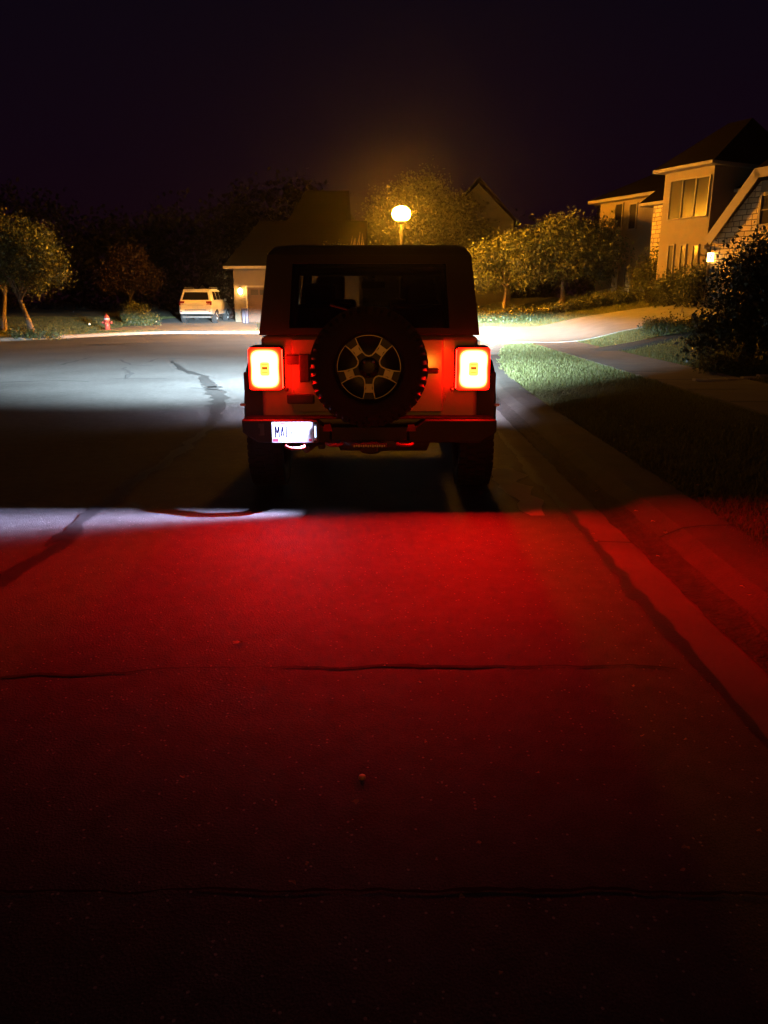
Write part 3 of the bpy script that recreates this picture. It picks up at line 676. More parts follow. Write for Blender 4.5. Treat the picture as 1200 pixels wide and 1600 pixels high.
# stone strip left of the tower
s0, _ = L_(1021, 330, 1.2); _, z1 = L_(1030, 321, 1.2)
mb = MB(); mb.box(s0, sL-.003, 1.2, 5, zb, z1); mb.build('stone_wall', M['stone'], hr)
mb = MB(); mb.box(s0-.5, sL-.01, .8, 5.1, z1+.003, z1+.13); mb.build('eave', M['trim'], hr)
mb = MB(); mb.add([(s0-.5,.8,z1+.133),(sL-.01,.8,z1+.133),(sL-.01,3.6,z1+1.9),(s0-.5,3.6,z1+1.9),(s0-.5,3.6,z1+.133),(sL-.01,3.6,z1+.133)], [(0,1,2,3),(0,3,4),(1,5,2),(3,2,5,4),(0,4,5,1)])
mb.build('roof', M['shingle'], hr)
# far wing
s2, _ = L_(938, 330, 2.6); _, z2 = L_(980, 313, 2.6)
mb = MB(); mb.box(s2, s0-.003, 2.6, 7.5, zb, z2); mb.build('wing_wall', M['stucco'], hr)
mb = MB(); mb.box(s2-.4, s0-.51, 2.1, 7.7, z2+.003, z2+.15); mb.build('eave', M['trim'], hr)
mb = MB(); x1_ = s0-.51; mb.add([(s2-.4,2.1,z2+.153),(x1_,2.1,z2+.153),(x1_,4.9,z2+1.5),(s2+1.6,4.9,z2+1.5),(s2-.4,7.7,z2+.153),(x1_,7.7,z2+.153)], [(0,1,2,3),(0,3,4),(1,5,2),(3,2,5,4),(0,4,5,1)])
mb.build('wing_roof', M['shingle'], hr)
for (x0, x1) in ((964,974),(986,996)):
    a0, zt = L_(x0, 320, 2.6); a1, _ = L_(x1, 320, 2.6); _, zz = L_(x0, 337, 2.6); window(hr, a0, a1, zz-.6, zt, 2.58)
    window(hr, a0, a1, zz-3.6, zt-2.9, 2.58)
# main dark roof mass behind
mb = MB(); A = sR+.27; B_ = sR+13
mb.add([(A,3.2,ze-.6),(B_,3.2,ze-.6),(B_,12,ze-.6),(A,12,ze-.6),(A+.3,7.5,ze+1.9),(B_,7.5,ze+1.9)], [(0,1,5,4),(1,2,5),(2,3,4,5),(3,0,4),(0,3,2,1)])
mb.build('main_roof', M['shingle'], hr)
mb = MB(); mb.box(sR+.003, B_-.2, 3.6, 11.5, zb, ze-.603); mb.build('main_wall', M['stucco'], hr)
# small dormer eave between tower and gable
q0, qz = L_(1128, 302, 1.4); q1, _ = L_(1160, 300, 1.4)
mb = MB(); mb.box(q0, q0+3.2, 1.2, 3.5, qz-.05, qz+.07); mb.build('eave', M['trim'], hr)
mb = MB(); mb.add([(q0,1.2,qz+.073),(q0+3.2,1.2,qz+.073),(q0+3.2,3.5,qz+1.1),(q0+1.2,3.5,qz+1.1),(q0,3.5,qz+.073),(q0+3.2,3.5,qz+.073)], [(0,1,2,3),(0,3,4),(1,5,2),(3,2,5,4),(0,4,5,1)]); mb.build('roof', M['shingle'], hr)
mb = MB(); mb.box(q0+.5, q0+3.0, 1.6, 3.59, zb, qz-.053); mb.build('wall', M['stucco'], hr)
# garage gable with clipped top, standing forward
dG = -2.2
gL, _ = L_(1112, 385, dG); _, zr0 = L_(1103, 373, dG-.3); sx0, _ = L_(1101, 372, dG-.3); sx1, zr1 = L_(1180, 263, dG-.3)
slope = (zr1-zr0)/(sx1-sx0)
topw = 1.9
poly = [(gL, zb), (gL, zr0-.12), (sx1+.05, zr1-.38), (sx1+topw, zr1-.38), (sx1+topw+(sx1-gL), zr0-.12), (sx1+topw+(sx1-gL), zb)]
mb = MB(); mb.prism(poly, lambda q, t: (q[0], t, q[1]), dG, 3.5); mb.build('gable_wall', M['stone'], hr)
# sloped soffits and rake boards
def rake(sa, za, sb, zb_, y0, y1, th, name, m):
    d = Vector((sb-sa, zb_-za)).normalized(); n_ = Vector((-d.y, d.x))
    P = [(sa,za),(sb,zb_),(sb-n_.x*th, zb_-n_.y*th),(sa-n_.x*th, za-n_.y*th)]
    mb = MB(); mb.prism(P, lambda q, t: (q[0], t, q[1]), y0, y1); mb.build(name, m, hr)
rake(sx0, zr0, sx1, zr1, dG-.32, dG-.26, .34, 'rake_board', M['trim'])
rake(sx0+.03, zr0-.05, sx1, zr1-.05, dG-.255, 3.8, .09, 'soffit', M['trim'])
S3 = sx1+topw; S4 = S3+(sx1-sx0)
rake(sx1+.003, zr1, S3-.003, zr1, dG-.32, dG-.26, .30, 'fascia', M['trim'])
rake(S3, zr1, S4, zr0, dG-.32, dG-.26, .34, 'rake_board', M['trim'])
rake(S3, zr1-.05, S4-.03, zr0-.05, dG-.255, 3.8, .09, 'soffit', M['trim'])
mb = MB(); pk = zr1+.5; cx = (sx1+S3)/2
mb.add([(sx0,dG-.3,zr0+.01),(sx1,dG-.3,zr1+.01),(S3,dG-.3,zr1+.01),(S4,dG-.3,zr0+.01),(sx0,3.8,zr0+.01),(S4,3.8,zr0+.01),(cx,dG+.9,zr1+slope*topw/2),(cx,3.8,zr1+slope*topw/2)],
       [(0,1,6,7,4),(1,2,6),(2,3,5,7,6),(4,7,5)])
mb.build('gable_roof', M['shingle'], hr)
mb = MB(); gx, gz = L_(1108, 379, dG-.3); mb.tube([(sx0-.02,dG-.3,zr0-.28),(sx0+.02,3.4,zr0-.28)], .06, 8); mb.tube([(sx0+.05,dG-.25,zr0-.3),(gL-.03,dG-.05,zr0-.6),(gL-.03,dG-.05,zb)], .035, 8); mb.build('gutter', M['trim'], hr)
w0, wz1 = L_(1193, 306, dG); _, wz0 = L_(1193, 350, dG)
window(hr, w0, w0+1.2, wz0, wz1, dG-.02, fr=.09, mull=1, rail=1)
# beige panel above the gable window
mb = MB(); mb.box(w0-.12, w0+1.35, dG-.012, dG+.02, wz1+.12, zr1-.4); mb.build('panel', M['stucco'], hr)
# wall lantern of the house
lx_, lz_ = L_(1112.5, 402, dG-.1)
lt = thing('wall_lantern', 'lit wall lantern at the stone corner half hidden by the evergreen', 'wall lamp', (0,0,0))
lw = hr.matrix_basis
def h2w(x, y, z):
    c, s = math.cos(ANG), math.sin(ANG); return (OR[0]+x*c-y*s, OR[1]+x*s+y*c, ZR+z)
lt.location = h2w(gL+.12, dG-.14, lz_-.15); lt.rotation_euler = (0,0,ANG)
mb = MB(); mb.box(-.1,.1,-.1,.1,.303,.33); mb.build('lantern_cap', M['pole'], lt, bevel=.005)
mb = MB(); mb.box(-.02,.02,.078,.14,.12,.16); mb.build('bracket', M['pole'], lt, bevel=.005)
mb = MB(); mb.box(-.07,.07,-.07,.07,-.03,-.003); mb.build('lantern_base', M['pole'], lt, bevel=.005)
mb = MB(); mb.box(-.075,.075,-.075,.075,0,.30); mb.build('lantern_glass', glow('lantern_glow', (1,.52,.14), 22), lt)

# --- centre house with lit garage
OC = (at(368, 500, 46).x, 46.0); ZC = .18
Lc = Loc(OC, 0, ZC)
hc = frame_house('family_house', 'house behind the car with a lit garage corner on the left and grey siding', OC, 0, ZC)
_, gz = Lc(390, 420); gR = 7.2
# garage front wall with door opening: pieces around it
dl, dt = Lc(386, 449); dr = dl+4.9
mb = MB(); mb.box(0, dl-.1, 0, .25, -.5, gz); mb.box(dr+.1, gR, 0, .25, -.5, gz); mb.box(dl-.1, dr+.1, 0, .25, dt+.1, gz)
mb.box(0, .25, .25, 7.5, -.5, gz); mb.box(gR-.25, gR, .25, 7.5, -.5, gz); mb.build('garage_wall', M['stucco_dark'], hc)
mb = MB(); mb.box(dl, dr, .12, .2, -.1, dt); gd = mb.build('garage_door', M['doorm'], hc)
for k in range(2):
    for j in range(4):
        x = dl+.18+k*2.5+j*.52; mb = MB(); mb.box(x, x+.44, .10, .125, dt-.42, dt-.12); mb.build('pane', M['winglass'], gd)
mb = MB(); mb.box(dl-.1, dl, -.03, .2, -.1, dt+.1); mb.box(dr, dr+.1, -.03, .2, -.1, dt+.1); mb.box(dl, dr, -.03, .2, dt, dt+.1); mb.build('door_trim', M['trim'], hc)
mb = MB(); mb.box(-.45, gR+.4, -.5, -.38, gz-.02, gz+.14); mb.box(-.45, gR+.4, -.38, 7.6, gz+.005, gz+.03); mb.build('eave', M['trim'], hc)
mb = MB(); ex, ez = Lc(402, 345, 3.6)
mb.add([(-.45,-.5,gz+.143),(gR+.4,-.5,gz+.143),(gR+.4,7.8,gz+.143),(-.45,7.8,gz+.143),(1.1,3.6,ez),(gR+.4,3.6,ez)], [(0,1,5,4),(1,2,5),(2,3,4,5),(3,0,4),(0,3,2,1)])
mb.build('garage_roof', M['shingle_dark'], hc)
# main two-storey body
m0, mz = Lc(455, 356, 6); m1, _ = Lc(535, 356, 6)
mb = MB(); mb.box(m0, m1, 6, 14, ez-1.2 if False else -.5, mz); mb.build('main_wall', M['siding_light'], hc)
mb = MB(); mb.box(m0-.35, m1+.3, 5.6, 5.7, mz-.02, mz+.14); mb.box(m0-.35, m1+.3, 5.7, 14.3, mz+.003, mz+.04); mb.build('eave', M['trim'], hc)
r0, rz0 = Lc(478, 298, 9.5)
mb = MB(); mb.add([(m0-.35,5.6,mz+.143),(m1+.3,5.6,mz+.143),(m1+.3,14.4,mz+.143),(m0-.35,14.4,mz+.143),(r0,9.5,rz0),(m1+.3,9.5,rz0)], [(0,1,5,4),(1,2,5),(2,3,4,5),(3,0,4),(0,3,2,1)])
mb.build('main_roof', M['shingle_dark'], hc)
a0, az1 = Lc(490, 366, 6); window(hc, a0-.1, a0+.75, az1-1.3, az1, 5.98, rail=1)
# grey gable at right
k0, kz = Lc(700, 345, 11); k1, _ = Lc(803, 345, 11); kp, kpz = Lc(748, 281, 11)
k0 = 2*kp-k1
mb = MB(); mb.prism([(k0,-.5),(k0,kz),(kp,kpz-.25),(k1,kz),(k1,-.5)], lambda q, t: (q[0], t, q[1]), 11, 19); mb.build('gable_wall', M['siding'], hc)
mb = MB(); ov = .35; sl = (kpz-kz)/(k1-kp)
for sgn in (-1, 1):
    e0 = (kp+sgn*(k1-kp+ov), kz-sl*ov); pz = (kp, kpz)
    P = [(e0[0], e0[1]), (pz[0], pz[1]), (pz[0], pz[1]+.16), (e0[0], e0[1]+.16)]
    mb.prism(P, lambda q, t: (q[0], t, q[1]), 10.6, 19.3)
mb.build('gable_roof', M['shingle'], hc)
a0, az1 = Lc(765, 408, 11); window(hc, a0, a0+1.0, az1-1.4, az1, 10.98, rail=1, mull=1)
# garage lantern
gx, gz_ = Lc(376, 455)
lt = thing('garage_lantern', 'bright lit lantern beside the garage door corner', 'wall lamp', (OC[0]+gx, OC[1]-.15, ZC+gz_-.15))
mb = MB(); mb.box(-.1,.1,-.1,.1,.303,.34); mb.build('lantern_cap', M['pole'], lt, bevel=.005)
mb = MB(); mb.box(-.02,.02,.103,.15,.12,.16); mb.build('bracket', M['pole'], lt, bevel=.005)
mb = MB(); mb.lathe([(.06,0),(.10,.08),(.10,.22),(.07,.30)], n=14); mb.build('lantern_glass', glow('garage_glow', (1,.55,.16), 220), lt)
# two slim dark bins at the garage corner
for k, px in enumerate((381.5, 387.5)):
    bx_, bz_ = Lc(px, 500, -.9)
    b_ = thing('waste_bin', ['slim dark upright bin beside the garage door, further from it','slim dark upright bin beside the garage door, closer to it'][k], 'bin', (OC[0]+bx_, OC[1]-.9-.25*k, H(OC[0]+bx_, 45)+.02), 0, 'bins by the garage')
    mb = MB(); mb.hexa([(-.07,-.1,0),(.07,-.1,0),(.07,.1,0),(-.07,.1,0)], [(-.10,-.14,.78),(.10,-.14,.78),(.10,.14,.78),(-.10,.14,.78)]); mb.build('bin_body', M['bin'], b_, bevel=.015)
    mb = MB(); mb.box(-.115,.115,-.16,.16,.783,.83); mb.build('lid', M['bin'], b_, bevel=.015)
# small gabled shed behind the white car
p = at(318, 470, 60); sh = thing('shed', 'small gabled outbuilding just above the roof of the white car', 'shed', (p.x, 60, .5)); sh.scale = (.5,.6,.62)
mb = MB(); mb.prism([(-1.6,-.5),(-1.6,2.0),(0,3.3),(1.6,2.0),(1.6,-.5)], lambda q,t:(q[0],t,q[1]), 0, 3); mb.build('wall', M['stucco'], sh)
mb = MB()
for sgn in (-1,1): mb.prism([(sgn*1.9,1.76),(0,3.32),(0,3.45),(sgn*1.9,1.9)], lambda q,t:(q[0],t,q[1]), -.25, 3.2)
mb.build('roof', M['shingle'], sh)

# ------------------------------------------------------------------ fire hydrant
p = at(169, 521, 36.8)
hy = thing('fire_hydrant', 'red fire hydrant with a white band on the left lawn by the kerb', 'fire hydrant', (p.x, 36.8, H(p.x,36.8)-.02))
mb = MB(); mb.lathe([(.17,0),(.17,.05),(.115,.06),(.11,.42),(.15,.44),(.15,.48),(.12,.50)], n=20); mb.build('barrel', M['hyd'], hy)
mb = MB(); mb.lathe([(.13,.50),(.135,.505),(.135,.545),(.13,.55)], n=20); mb.build('white_band', M['white'], hy)
mb = MB(); mb.lathe([(.13,.55),(.125,.60),(.09,.68),(.035,.72),(.03,.77),(0,.775)], n=20); mb.build('bonnet', M['hyd'], hy)
for sgn in (-1, 1): mb = MB(); mb.lathe([(.05,0),(.05,sgn*.08),(.065,sgn*.085),(.065,sgn*.12),(.02,sgn*.125),(.02,sgn*.15)], (sgn*.10,0,.36), 'x', 12); mb.build('nozzle_cap', M['hyd'], hy)
mb = MB(); mb.lathe([(.065,0),(.065,-.08),(.085,-.085),(.085,-.13),(.02,-.135),(.02,-.16)], (0,-.10,.33), 'y', 14); mb.build('nozzle_cap', M['hyd'], hy)
# garden path lights; two left spots glow in place of distant reflections
for k, (px, py, D, lb) in enumerate([(140,507,42,'small lit garden light left of the hydrant'),(244,503,45,'small lit garden light right of the clipped shrub'),(115,488,60,'upper tiny pale glow standing in for a reflection deep in the dark left garden'),(123,491,60,'lower tiny pale glow standing in for a reflection deep in the dark left garden'),(959,428,42,'tiny white light glowing in the dark garden gap before the house')]):
    p = at(px, py, D); g_ = thing('garden_lit_spot', lb, 'garden light', (p.x, D, p.z), 0)
    zz = p.z-H(p.x, D)
    mb = MB(); mb.lathe([(.012,-zz),(.012,-.02)], n=8); mb.build('stake', M['pole'], g_)
    mb = MB(); mb.lathe([(.04,-.02),(.05,.02),(.03,.06),(0,.07)], n=10)
    mb.build('lens', glow('garden_glow', (1,.8,.55) if k < 2 else (.75,.75,1), 3.0 if k < 2 else 1.2), g_)

# ------------------------------------------------------------------ wheels
def wheel(parent, x, y, z, rad, w, side, rimr, spokes=5, detail=False, name='wheel'):
    """axle along x; outer face towards side (+1/-1)"""
    wl = bpy.data.objects.new(name, None); C.objects.link(wl); wl.parent = parent; wl.location = (x, y, z)
    build_wheel_parts(wl, rad, w, side, rimr, spokes, 'x')
    return wl
def build_wheel_parts(wl, rad, w, side, rimr, spokes, axis, lugs=44):
    s = side; prof = [(rimr, -s*w*.5*.86), (rimr+.03, -s*w*.5), (rad-.04, -s*w*.5), (rad-.012, -s*w*.43), (rad-.012, s*w*.43), (rad-.04, s*w*.5), (rimr+.03, s*w*.5), (rimr, s*w*.5*.86), (rimr-.01, s*w*.3), (rimr-.01, -s*w*.3), (rimr, -s*w*.5*.86)]
    mb = MB(); k = len(prof); n = 44
    vs = []
    for r, h_ in prof:
        for j in range(n):
            t = 2*math.pi*j/n; a, b = r*math.cos(t), r*math.sin(t); vs.append({'x':(h_,a,b),'y':(a,h_,b)}[axis])
    mb.add(vs, [(i*n+j, i*n+(j+1)%n, (i+1)*n+(j+1)%n, (i+1)*n+j) for i in range(k-1) for j in range(n)], True)
    for j in range(lugs):  # tread blocks
        for row, (h0, h1) in enumerate(((-.5,-.30),(-.27,-.02),(.02,.27),(.30,.5))):
            t0 = 2*math.pi*(j+.5*(row % 2))/lugs; t1 = t0+2*math.pi*.66/lugs
            r0, r1 = rad-.03, rad if row in (1,2) else rad-.004
            q = []
            for rr_ in (r0, r1):
                for (t, h_) in ((t0,h0),(t1,h0),(t1,h1),(t0,h1)):
                    a, b = rr_*math.cos(t), rr_*math.sin(t); hh = h_*w; q.append({'x':(hh,a,b),'y':(a,hh,b)}[axis])
            mb.hexa(q[:4], q[4:])
    mb.build('tyre', M['rubber'], wl)
    # rim
    mb = MB(); f = s*w*.5*.55
    mb.lathe([(rimr-.003, s*w*.44), (rimr-.012, f+s*.03), (rimr-.03, f-s*.02), (.06, f-s*.05), (.0, f-s*.05)], axis=axis, n=36, cap0=False); rm = mb.build('rim', M['rimdark'], wl)
    mb = MB()
    for j in range(spokes):
        a = 2*math.pi*(j+.25)/spokes; ca, sa = math.cos(a), math.sin(a)
        def P(r, o, h_): x_, y_ = r*ca-o*sa, r*sa+o*ca; return {'x':(h_,x_,y_),'y':(x_,h_,y_)}[axis]
        r1 = rimr-.02
        mb.hexa([P(.04,-.03,f-s*.03),P(r1,-.035,f-s*.01),P(r1,.035,f-s*.01),P(.04,.03,f-s*.03)], [P(.04,-.025,f+s*.01),P(r1,-.028,f+s*.025),P(r1,.028,f+s*.025),P(.04,.025,f+s*.01)])
    mb.build('spokes', M['rimface'], rm, bevel=.004)
    mb = MB(); mb.lathe([(.07,f-s*.03),(.07,f+s*.015),(.05,f+s*.025),(0,f+s*.025)], axis=axis, n=20); mb.build('hub_cap', M['rimdark'], rm)

# ------------------------------------------------------------------ the off-roader
JX, JY = -.105, 5.47
J = thing('off_road_car', 'boxy grey off-roader with black hardtop, seen from behind with red taillights on', 'car', (JX, JY, 0))
# tub
mb = MB()
mb.hexa([(-.79,.16,.60),(.79,.16,.60),(.79,2.95,.60),(-.79,2.95,.60)], [(-.785,.20,1.245),(.785,.20,1.245),(.785,2.95,1.22),(-.785,2.95,1.22)])
body = mb.build('body', M['paint'], J, bevel=.035, seg=3)
# cut cabin out so one sees through the windows: only shell walls above belt. hood
mb = MB(); mb.hexa([(-.72,2.953,.62),(.72,2.953,.62),(.60,4.42,.70),(-.60,4.42,.70)], [(-.70,2.953,1.20),(.70,2.953,1.20),(.58,4.40,1.10),(-.58,4.40,1.10)]); mb.build('hood', M['paint'], J, bevel=.04, seg=3)
mb = MB(); mb.box(-.66,.66,4.423,4.50,.60,1.09); gr = mb.build('grille', M['paint'], J, bevel=.02)
for k in range(7): mb = MB(); mb.box(-.30+k*.09, -.25+k*.09, 4.495, 4.512, .72, 1.02); mb.build('slot', M['plastic'], gr)
# tailgate: slightly proud panel with hinges, seams
mb = MB(); mb.hexa([(-.565,.135,.70),(.535,.135,.70),(.535,.16,.70),(-.565,.16,.70)], [(-.565,.175,1.225),(.535,.175,1.225),(.535,.20,1.225),(-.565,.20,1.225)])
tg = mb.build('tailgate', M['paint'], J, bevel=.012, seg=2)
for z in (.80, 1.08): mb = MB(); mb.box(-.60,-.40,.105+.06*(z-.7),.15+.06*(z-.7),z-.035,z+.035); mb.build('hinge', M['plastic'], tg, bevel=.01)
mb = MB(); mb.box(.40,.50,.125,.165,.98,1.02); mb.build('handle', M['plastic'], tg, bevel=.012)
# dark vent panel left of the spare
mb = MB(); mb.box(-.505,-.43,.12,.17,.92,1.12); mb.build('vent', M['plastic'], tg, bevel=.01)
# curved stamped mark
mb = MB(); mb.tube([(.50,.16,.85),(.545,.15,.83),(.56,.148,.80),(.53,.147,.765)], .004, 6); mb.build('stamp', M['paint'], J)
# hardtop shell: rear frame, side frames, roof
zt = 1.875
def shell_quad(mb, P, th):  # P 4 outer corners ccw seen from outside; th thickness inward vector
    P = [Vector(p) for p in P]; n_ = (P[1]-P[0]).cross(P[3]-P[0]).normalized(); Q = [p-n_*th for p in P]; mb.hexa(Q, P)
def rearp(x, z):  # point on the leaning rear plane
    t = (z-1.255)/(zt-1.255); return Vector((x, .165+.115*t, z))
hw0, hw1 = .79, .715
def hx(z): return hw0+(hw1-hw0)*(z-1.255)/(zt-1.255)
ht = MB()
zb0, zb1, za0, za1 = 1.255, 1.36, 1.72, 1.80
gx0 = .575
for a, b in (((-1), 0), (1, 0)):
    pass
# rear: bottom bar, top bar, two corner posts (glass opening between)
shell_quad(ht, [rearp(-hx(zb0),zb0),rearp(hx(zb0),zb0),rearp(hx(1.30),1.30),rearp(-hx(1.30),1.30)], .04)
shell_quad(ht, [rearp(-hx(1.745),1.745),rearp(hx(1.745),1.745),rearp(hx(1.80),1.80),rearp(-hx(1.80),1.80)], .04)
for s in (-1, 1):
    P = [rearp(s*gx0,1.30),rearp(s*hx(1.30),1.30),rearp(s*hx(1.745),1.745),rearp(s*(gx0-.03),1.745)]
    if s < 0: P = P[::-1]
    shell_quad(ht, P, .04)
    # side: bottom and top rails, posts
    def sp(y, z): return Vector((s*hx(z), y, z))
    def sq(P):
        if s > 0: P = P[::-1]
        P = [Vector(p) for p in P]; n_ = (P[1]-P[0]).cross(P[3]-P[0]).normalized(); 
        if n_.x*s < 0: n_ = -n_
        Q = [p-n_*.035 for p in P]; ht.hexa(Q, P)
    sq([sp(2.62,1.255),sp(.205,1.255),sp(.215,1.31),sp(2.62,1.31)])
    sq([sp(2.62,1.745),sp(.255,1.745),sp(.275,1.80),sp(2.55,1.80)])
    for (ya, yb) in ((.21,.36),(.98,1.12),(1.86,1.98)):
        sq([sp(yb,1.31),sp(ya,1.31),sp(ya+(.05 if ya < .3 else 0),1.745),sp(yb,1.745)])
# roof slab, crowned
nseg = 18; vs = []; rows_ = [(.262,1.80),(.275,1.845),(.33,1.872),(.9,1.885),(1.8,1.885),(2.45,1.865),(2.56,1.83),(2.58,1.80)]
for (y, z) in rows_:
    for k in range(nseg+1):
        u = math.sin(math.pi/2*(-1+2*k/nseg)); cz = 1.80+(z-1.80)*(1-abs(u)**26); vs.append((u*(hx(1.80)-(.0 if z < 1.84 else .0)), y, cz))
k_ = nseg+1; ht.add(vs, [(i*k_+j, i*k_+j+1, (i+1)*k_+j+1, (i+1)*k_+j) for i in range(len(rows_)-1) for j in range(nseg)], True)
ht.add([(-hx(1.8),.262,1.798),(hx(1.8),.262,1.798),(hx(1.8),2.58,1.798),(-hx(1.8),2.58,1.798)], [(0,1,2,3)])
hto = ht.build('hardtop', M['hardtop'], J)
# roof rain rail clips
for s in (-1, 1): mb = MB(); mb.box(s*.715-.012, s*.715+.012, .30,.36,1.80,1.812); mb.build('clip', M['chrome'], J)
# windscreen frame
mb = MB()
for s in (-1, 1): mb.tube([(s*.70,2.97,1.20),(s*.655,2.60,1.79)], .035, 8)
mb.tube([(-.66,2.60,1.79),(.66,2.60,1.79)], .04, 8); mb.box(-.70,.70,2.93,3.0,1.18,1.24); mb.build('windscreen_frame', M['plastic'], J)
def pane(name, P, m, parent=J): mb = MB(); mb.add(P, [(0,1,2,3)]); return mb.build(name, m, parent)
pane('windscreen', [(-.66,2.955,1.24),(.66,2.955,1.24),(.63,2.615,1.76),(-.63,2.615,1.76)], M['clear'])
rg = pane('rear_window', [rearp(-gx0,1.30)+Vector((0,.015,0)),rearp(gx0,1.30)+Vector((0,.015,0)),rearp(gx0-.03,1.745)+Vector((0,.015,0)),rearp(-gx0+.03,1.745)+Vector((0,.015,0))], M['tint'])
for s in (-1, 1):
    for (ya, yb) in ((.36,.98),(1.12,1.86),(1.98,2.60)):
        pane('side_window', [(s*(hx(1.31)-.015),ya,1.31),(s*(hx(1.31)-.015),yb,1.31),(s*(hx(1.745)-.015),yb,1.745),(s*(hx(1.745)-.015),ya,1.745)], M['tint'])
# doors seams and handles as thin proud panels
for s in (-1, 1):
    for (ya, yb) in ((1.12,1.90),(1.95,2.85)):
        mb = MB(); a, b = sorted((s*.787, s*.80)); mb.box(a,b,ya,yb,.70,1.23); d_ = mb.build('door', M['paint'], J, bevel=.006)
        mb = MB(); a, b = sorted((s*.80, s*.825)); mb.box(a,b,ya+.04,ya+.17,1.08,1.11); mb.build('handle', M['plastic'], d_, bevel=.006)
    # mirrors
    mb = MB(); a, b = sorted((s*.80, s*1.02)); mb.box(a,b,2.62,2.72,1.22,1.40); mb.box(*sorted((s*.74,s*.84)),2.66,2.70,1.24,1.30); mr_ = mb.build('side_mirror', M['plastic'], J, bevel=.02)
# interior: seats and headrests, roll bar, mirror, dashboard
for s in (-1, 1):
    for B4, H4 in (((s*.38-.23, s*.38+.23, 1.75, 1.90, 1.2, 1.50), (s*.38-.13, s*.38+.13, 1.76, 1.86, 1.49, 1.70)), ((s*.40-.24, s*.40+.24, .78, .90, 1.2, 1.46), (s*.40-.12, s*.40+.12, .80, .88, 1.45, 1.62))):
        mb = MB(); mb.box(*B4); sb_ = mb.build('seat_back', M['fabric'], J, bevel=.04)
        mb = MB(); mb.box(*H4); mb.build('headrest', M['fabric'], sb_, bevel=.03)
mb = MB()
for s in (-1, 1): mb.tube([(s*.60,.55,1.2),(s*.57,.60,1.70),(s*.53,.9,1.745),(s*.53,2.5,1.745)], .035, 8); mb.tube([(s*.66,1.9,1.2),(s*.60,1.9,1.72)], .035, 8)
mb.tube([(-.56,.62,1.70),(.56,.62,1.70)], .03, 8); mb.tube([(-.56,1.9,1.735),(.56,1.9,1.735)], .03, 8); mb.build('roll_bar', M['fabric'], J)
mb = MB(); mb.box(-.70,.70,2.45,2.90,1.18,1.27); mb.build('dashboard', M['fabric'], J, bevel=.03)
mb = MB(); mb.box(-.12,.12,2.46,2.50,1.60,1.67); mb.box(-.015,.015,2.48,2.52,1.66,1.76); mb.build('rear_view_mirror', M['fabric'], J, bevel=.01)
mb = MB(); mb.lathe([(.012,0),(.012,.01),(0,.012)], (0,2.44,1.685), 'z', 8); mb.build('mirror_sensor', M['clearlens'], J)
# third brake light housing over the spare
mb = MB(); mb.box(-.13,.13,-.02,.20,1.38,1.445); mb.hexa([(-.16,.10,1.24),(.16,.10,1.24),(.16,.2,1.24),(-.16,.2,1.24)], [(-.10,.06,1.40),(.10,.06,1.40),(.10,.2,1.40),(-.10,.2,1.40)]); mb.build('brake_light_housing', M['plastic'], J, bevel=.015)
# rear wiper
mb = MB(); mb.tube([(0,.16,1.33),(-.05,.19,1.40),(-.28,.215,1.46)], .008, 6); mb.build('wiper', M['plastic'], J)
# spare wheel
spz, spr = 1.04, .414
sp_ = bpy.data.objects.new('spare_wheel', None); C.objects.link(sp_); sp_.parent = J; sp_.location = (.0, .015, spz)
w = .255
prof = [(.235,.10),(.255,.125),(spr-.05,.127),(spr-.014,.105),(spr-.014,-.10),(spr-.045,-.127),(.262,-.122),(.245,-.118),(.238,-.105),(.232,-.06)]
mb = MB(); n = 60; vs = []
for r, h_ in prof:
    for j in range(n): t = 2*math.pi*j/n; vs.append((r*math.cos(t), h_, r*math.sin(t)))
mb.add(vs, [(i*n+j, i*n+(j+1)%n, (i+1)*n+(j+1)%n, (i+1)*n+j) for i in range(len(prof)-1) for j in range(n)], True)
LG = 46
for j in range(LG):
    for row, (h0, h1, ra, rb) in enumerate(((-.128,-.070,-.05,-.004),(-.062,-.004,-.03,0),(.004,.062,-.03,0),(.070,.125,-.04,-.004))):
        t0 = 2*math.pi*(j+.5*(row % 2))/LG; t1 = t0+2*math.pi*(.62 if j % 2 else .5)/LG
        q = []
        for rr_ in (spr+ra, spr+rb):
            for (t, h_) in ((t0,h0),(t1,h0),(t1,h1),(t0,h1)): q.append((rr_*math.cos(t), h_, rr_*math.sin(t)))
        mb.hexa(q[:4], q[4:])
    if j % 2 == 0:
        t0 = 2*math.pi*j/LG; t1 = t0+.045; mb.hexa([(a*math.cos(t), -.126, a*math.sin(t)) for a, t in ((spr-.075,t0),(spr-.075,t1),(spr-.04,t1),(spr-.04,t0))], [(a*math.cos(t), -.1325, a*math.sin(t)) for a, t in ((spr-.073,t0),(spr-.073,t1),(spr-.042,t1),(spr-.042,t0))])
mb.build('tyre', M['rubber'], sp_)
mb = MB(); mb.lathe([(.236,-.11),(.226,-.10),(.222,-.03),(.21,-.01),(.08,-.02),(.0,-.02)], axis='y', n=48, cap0=False); rim = mb.build('rim', M['rimdark'], sp_)
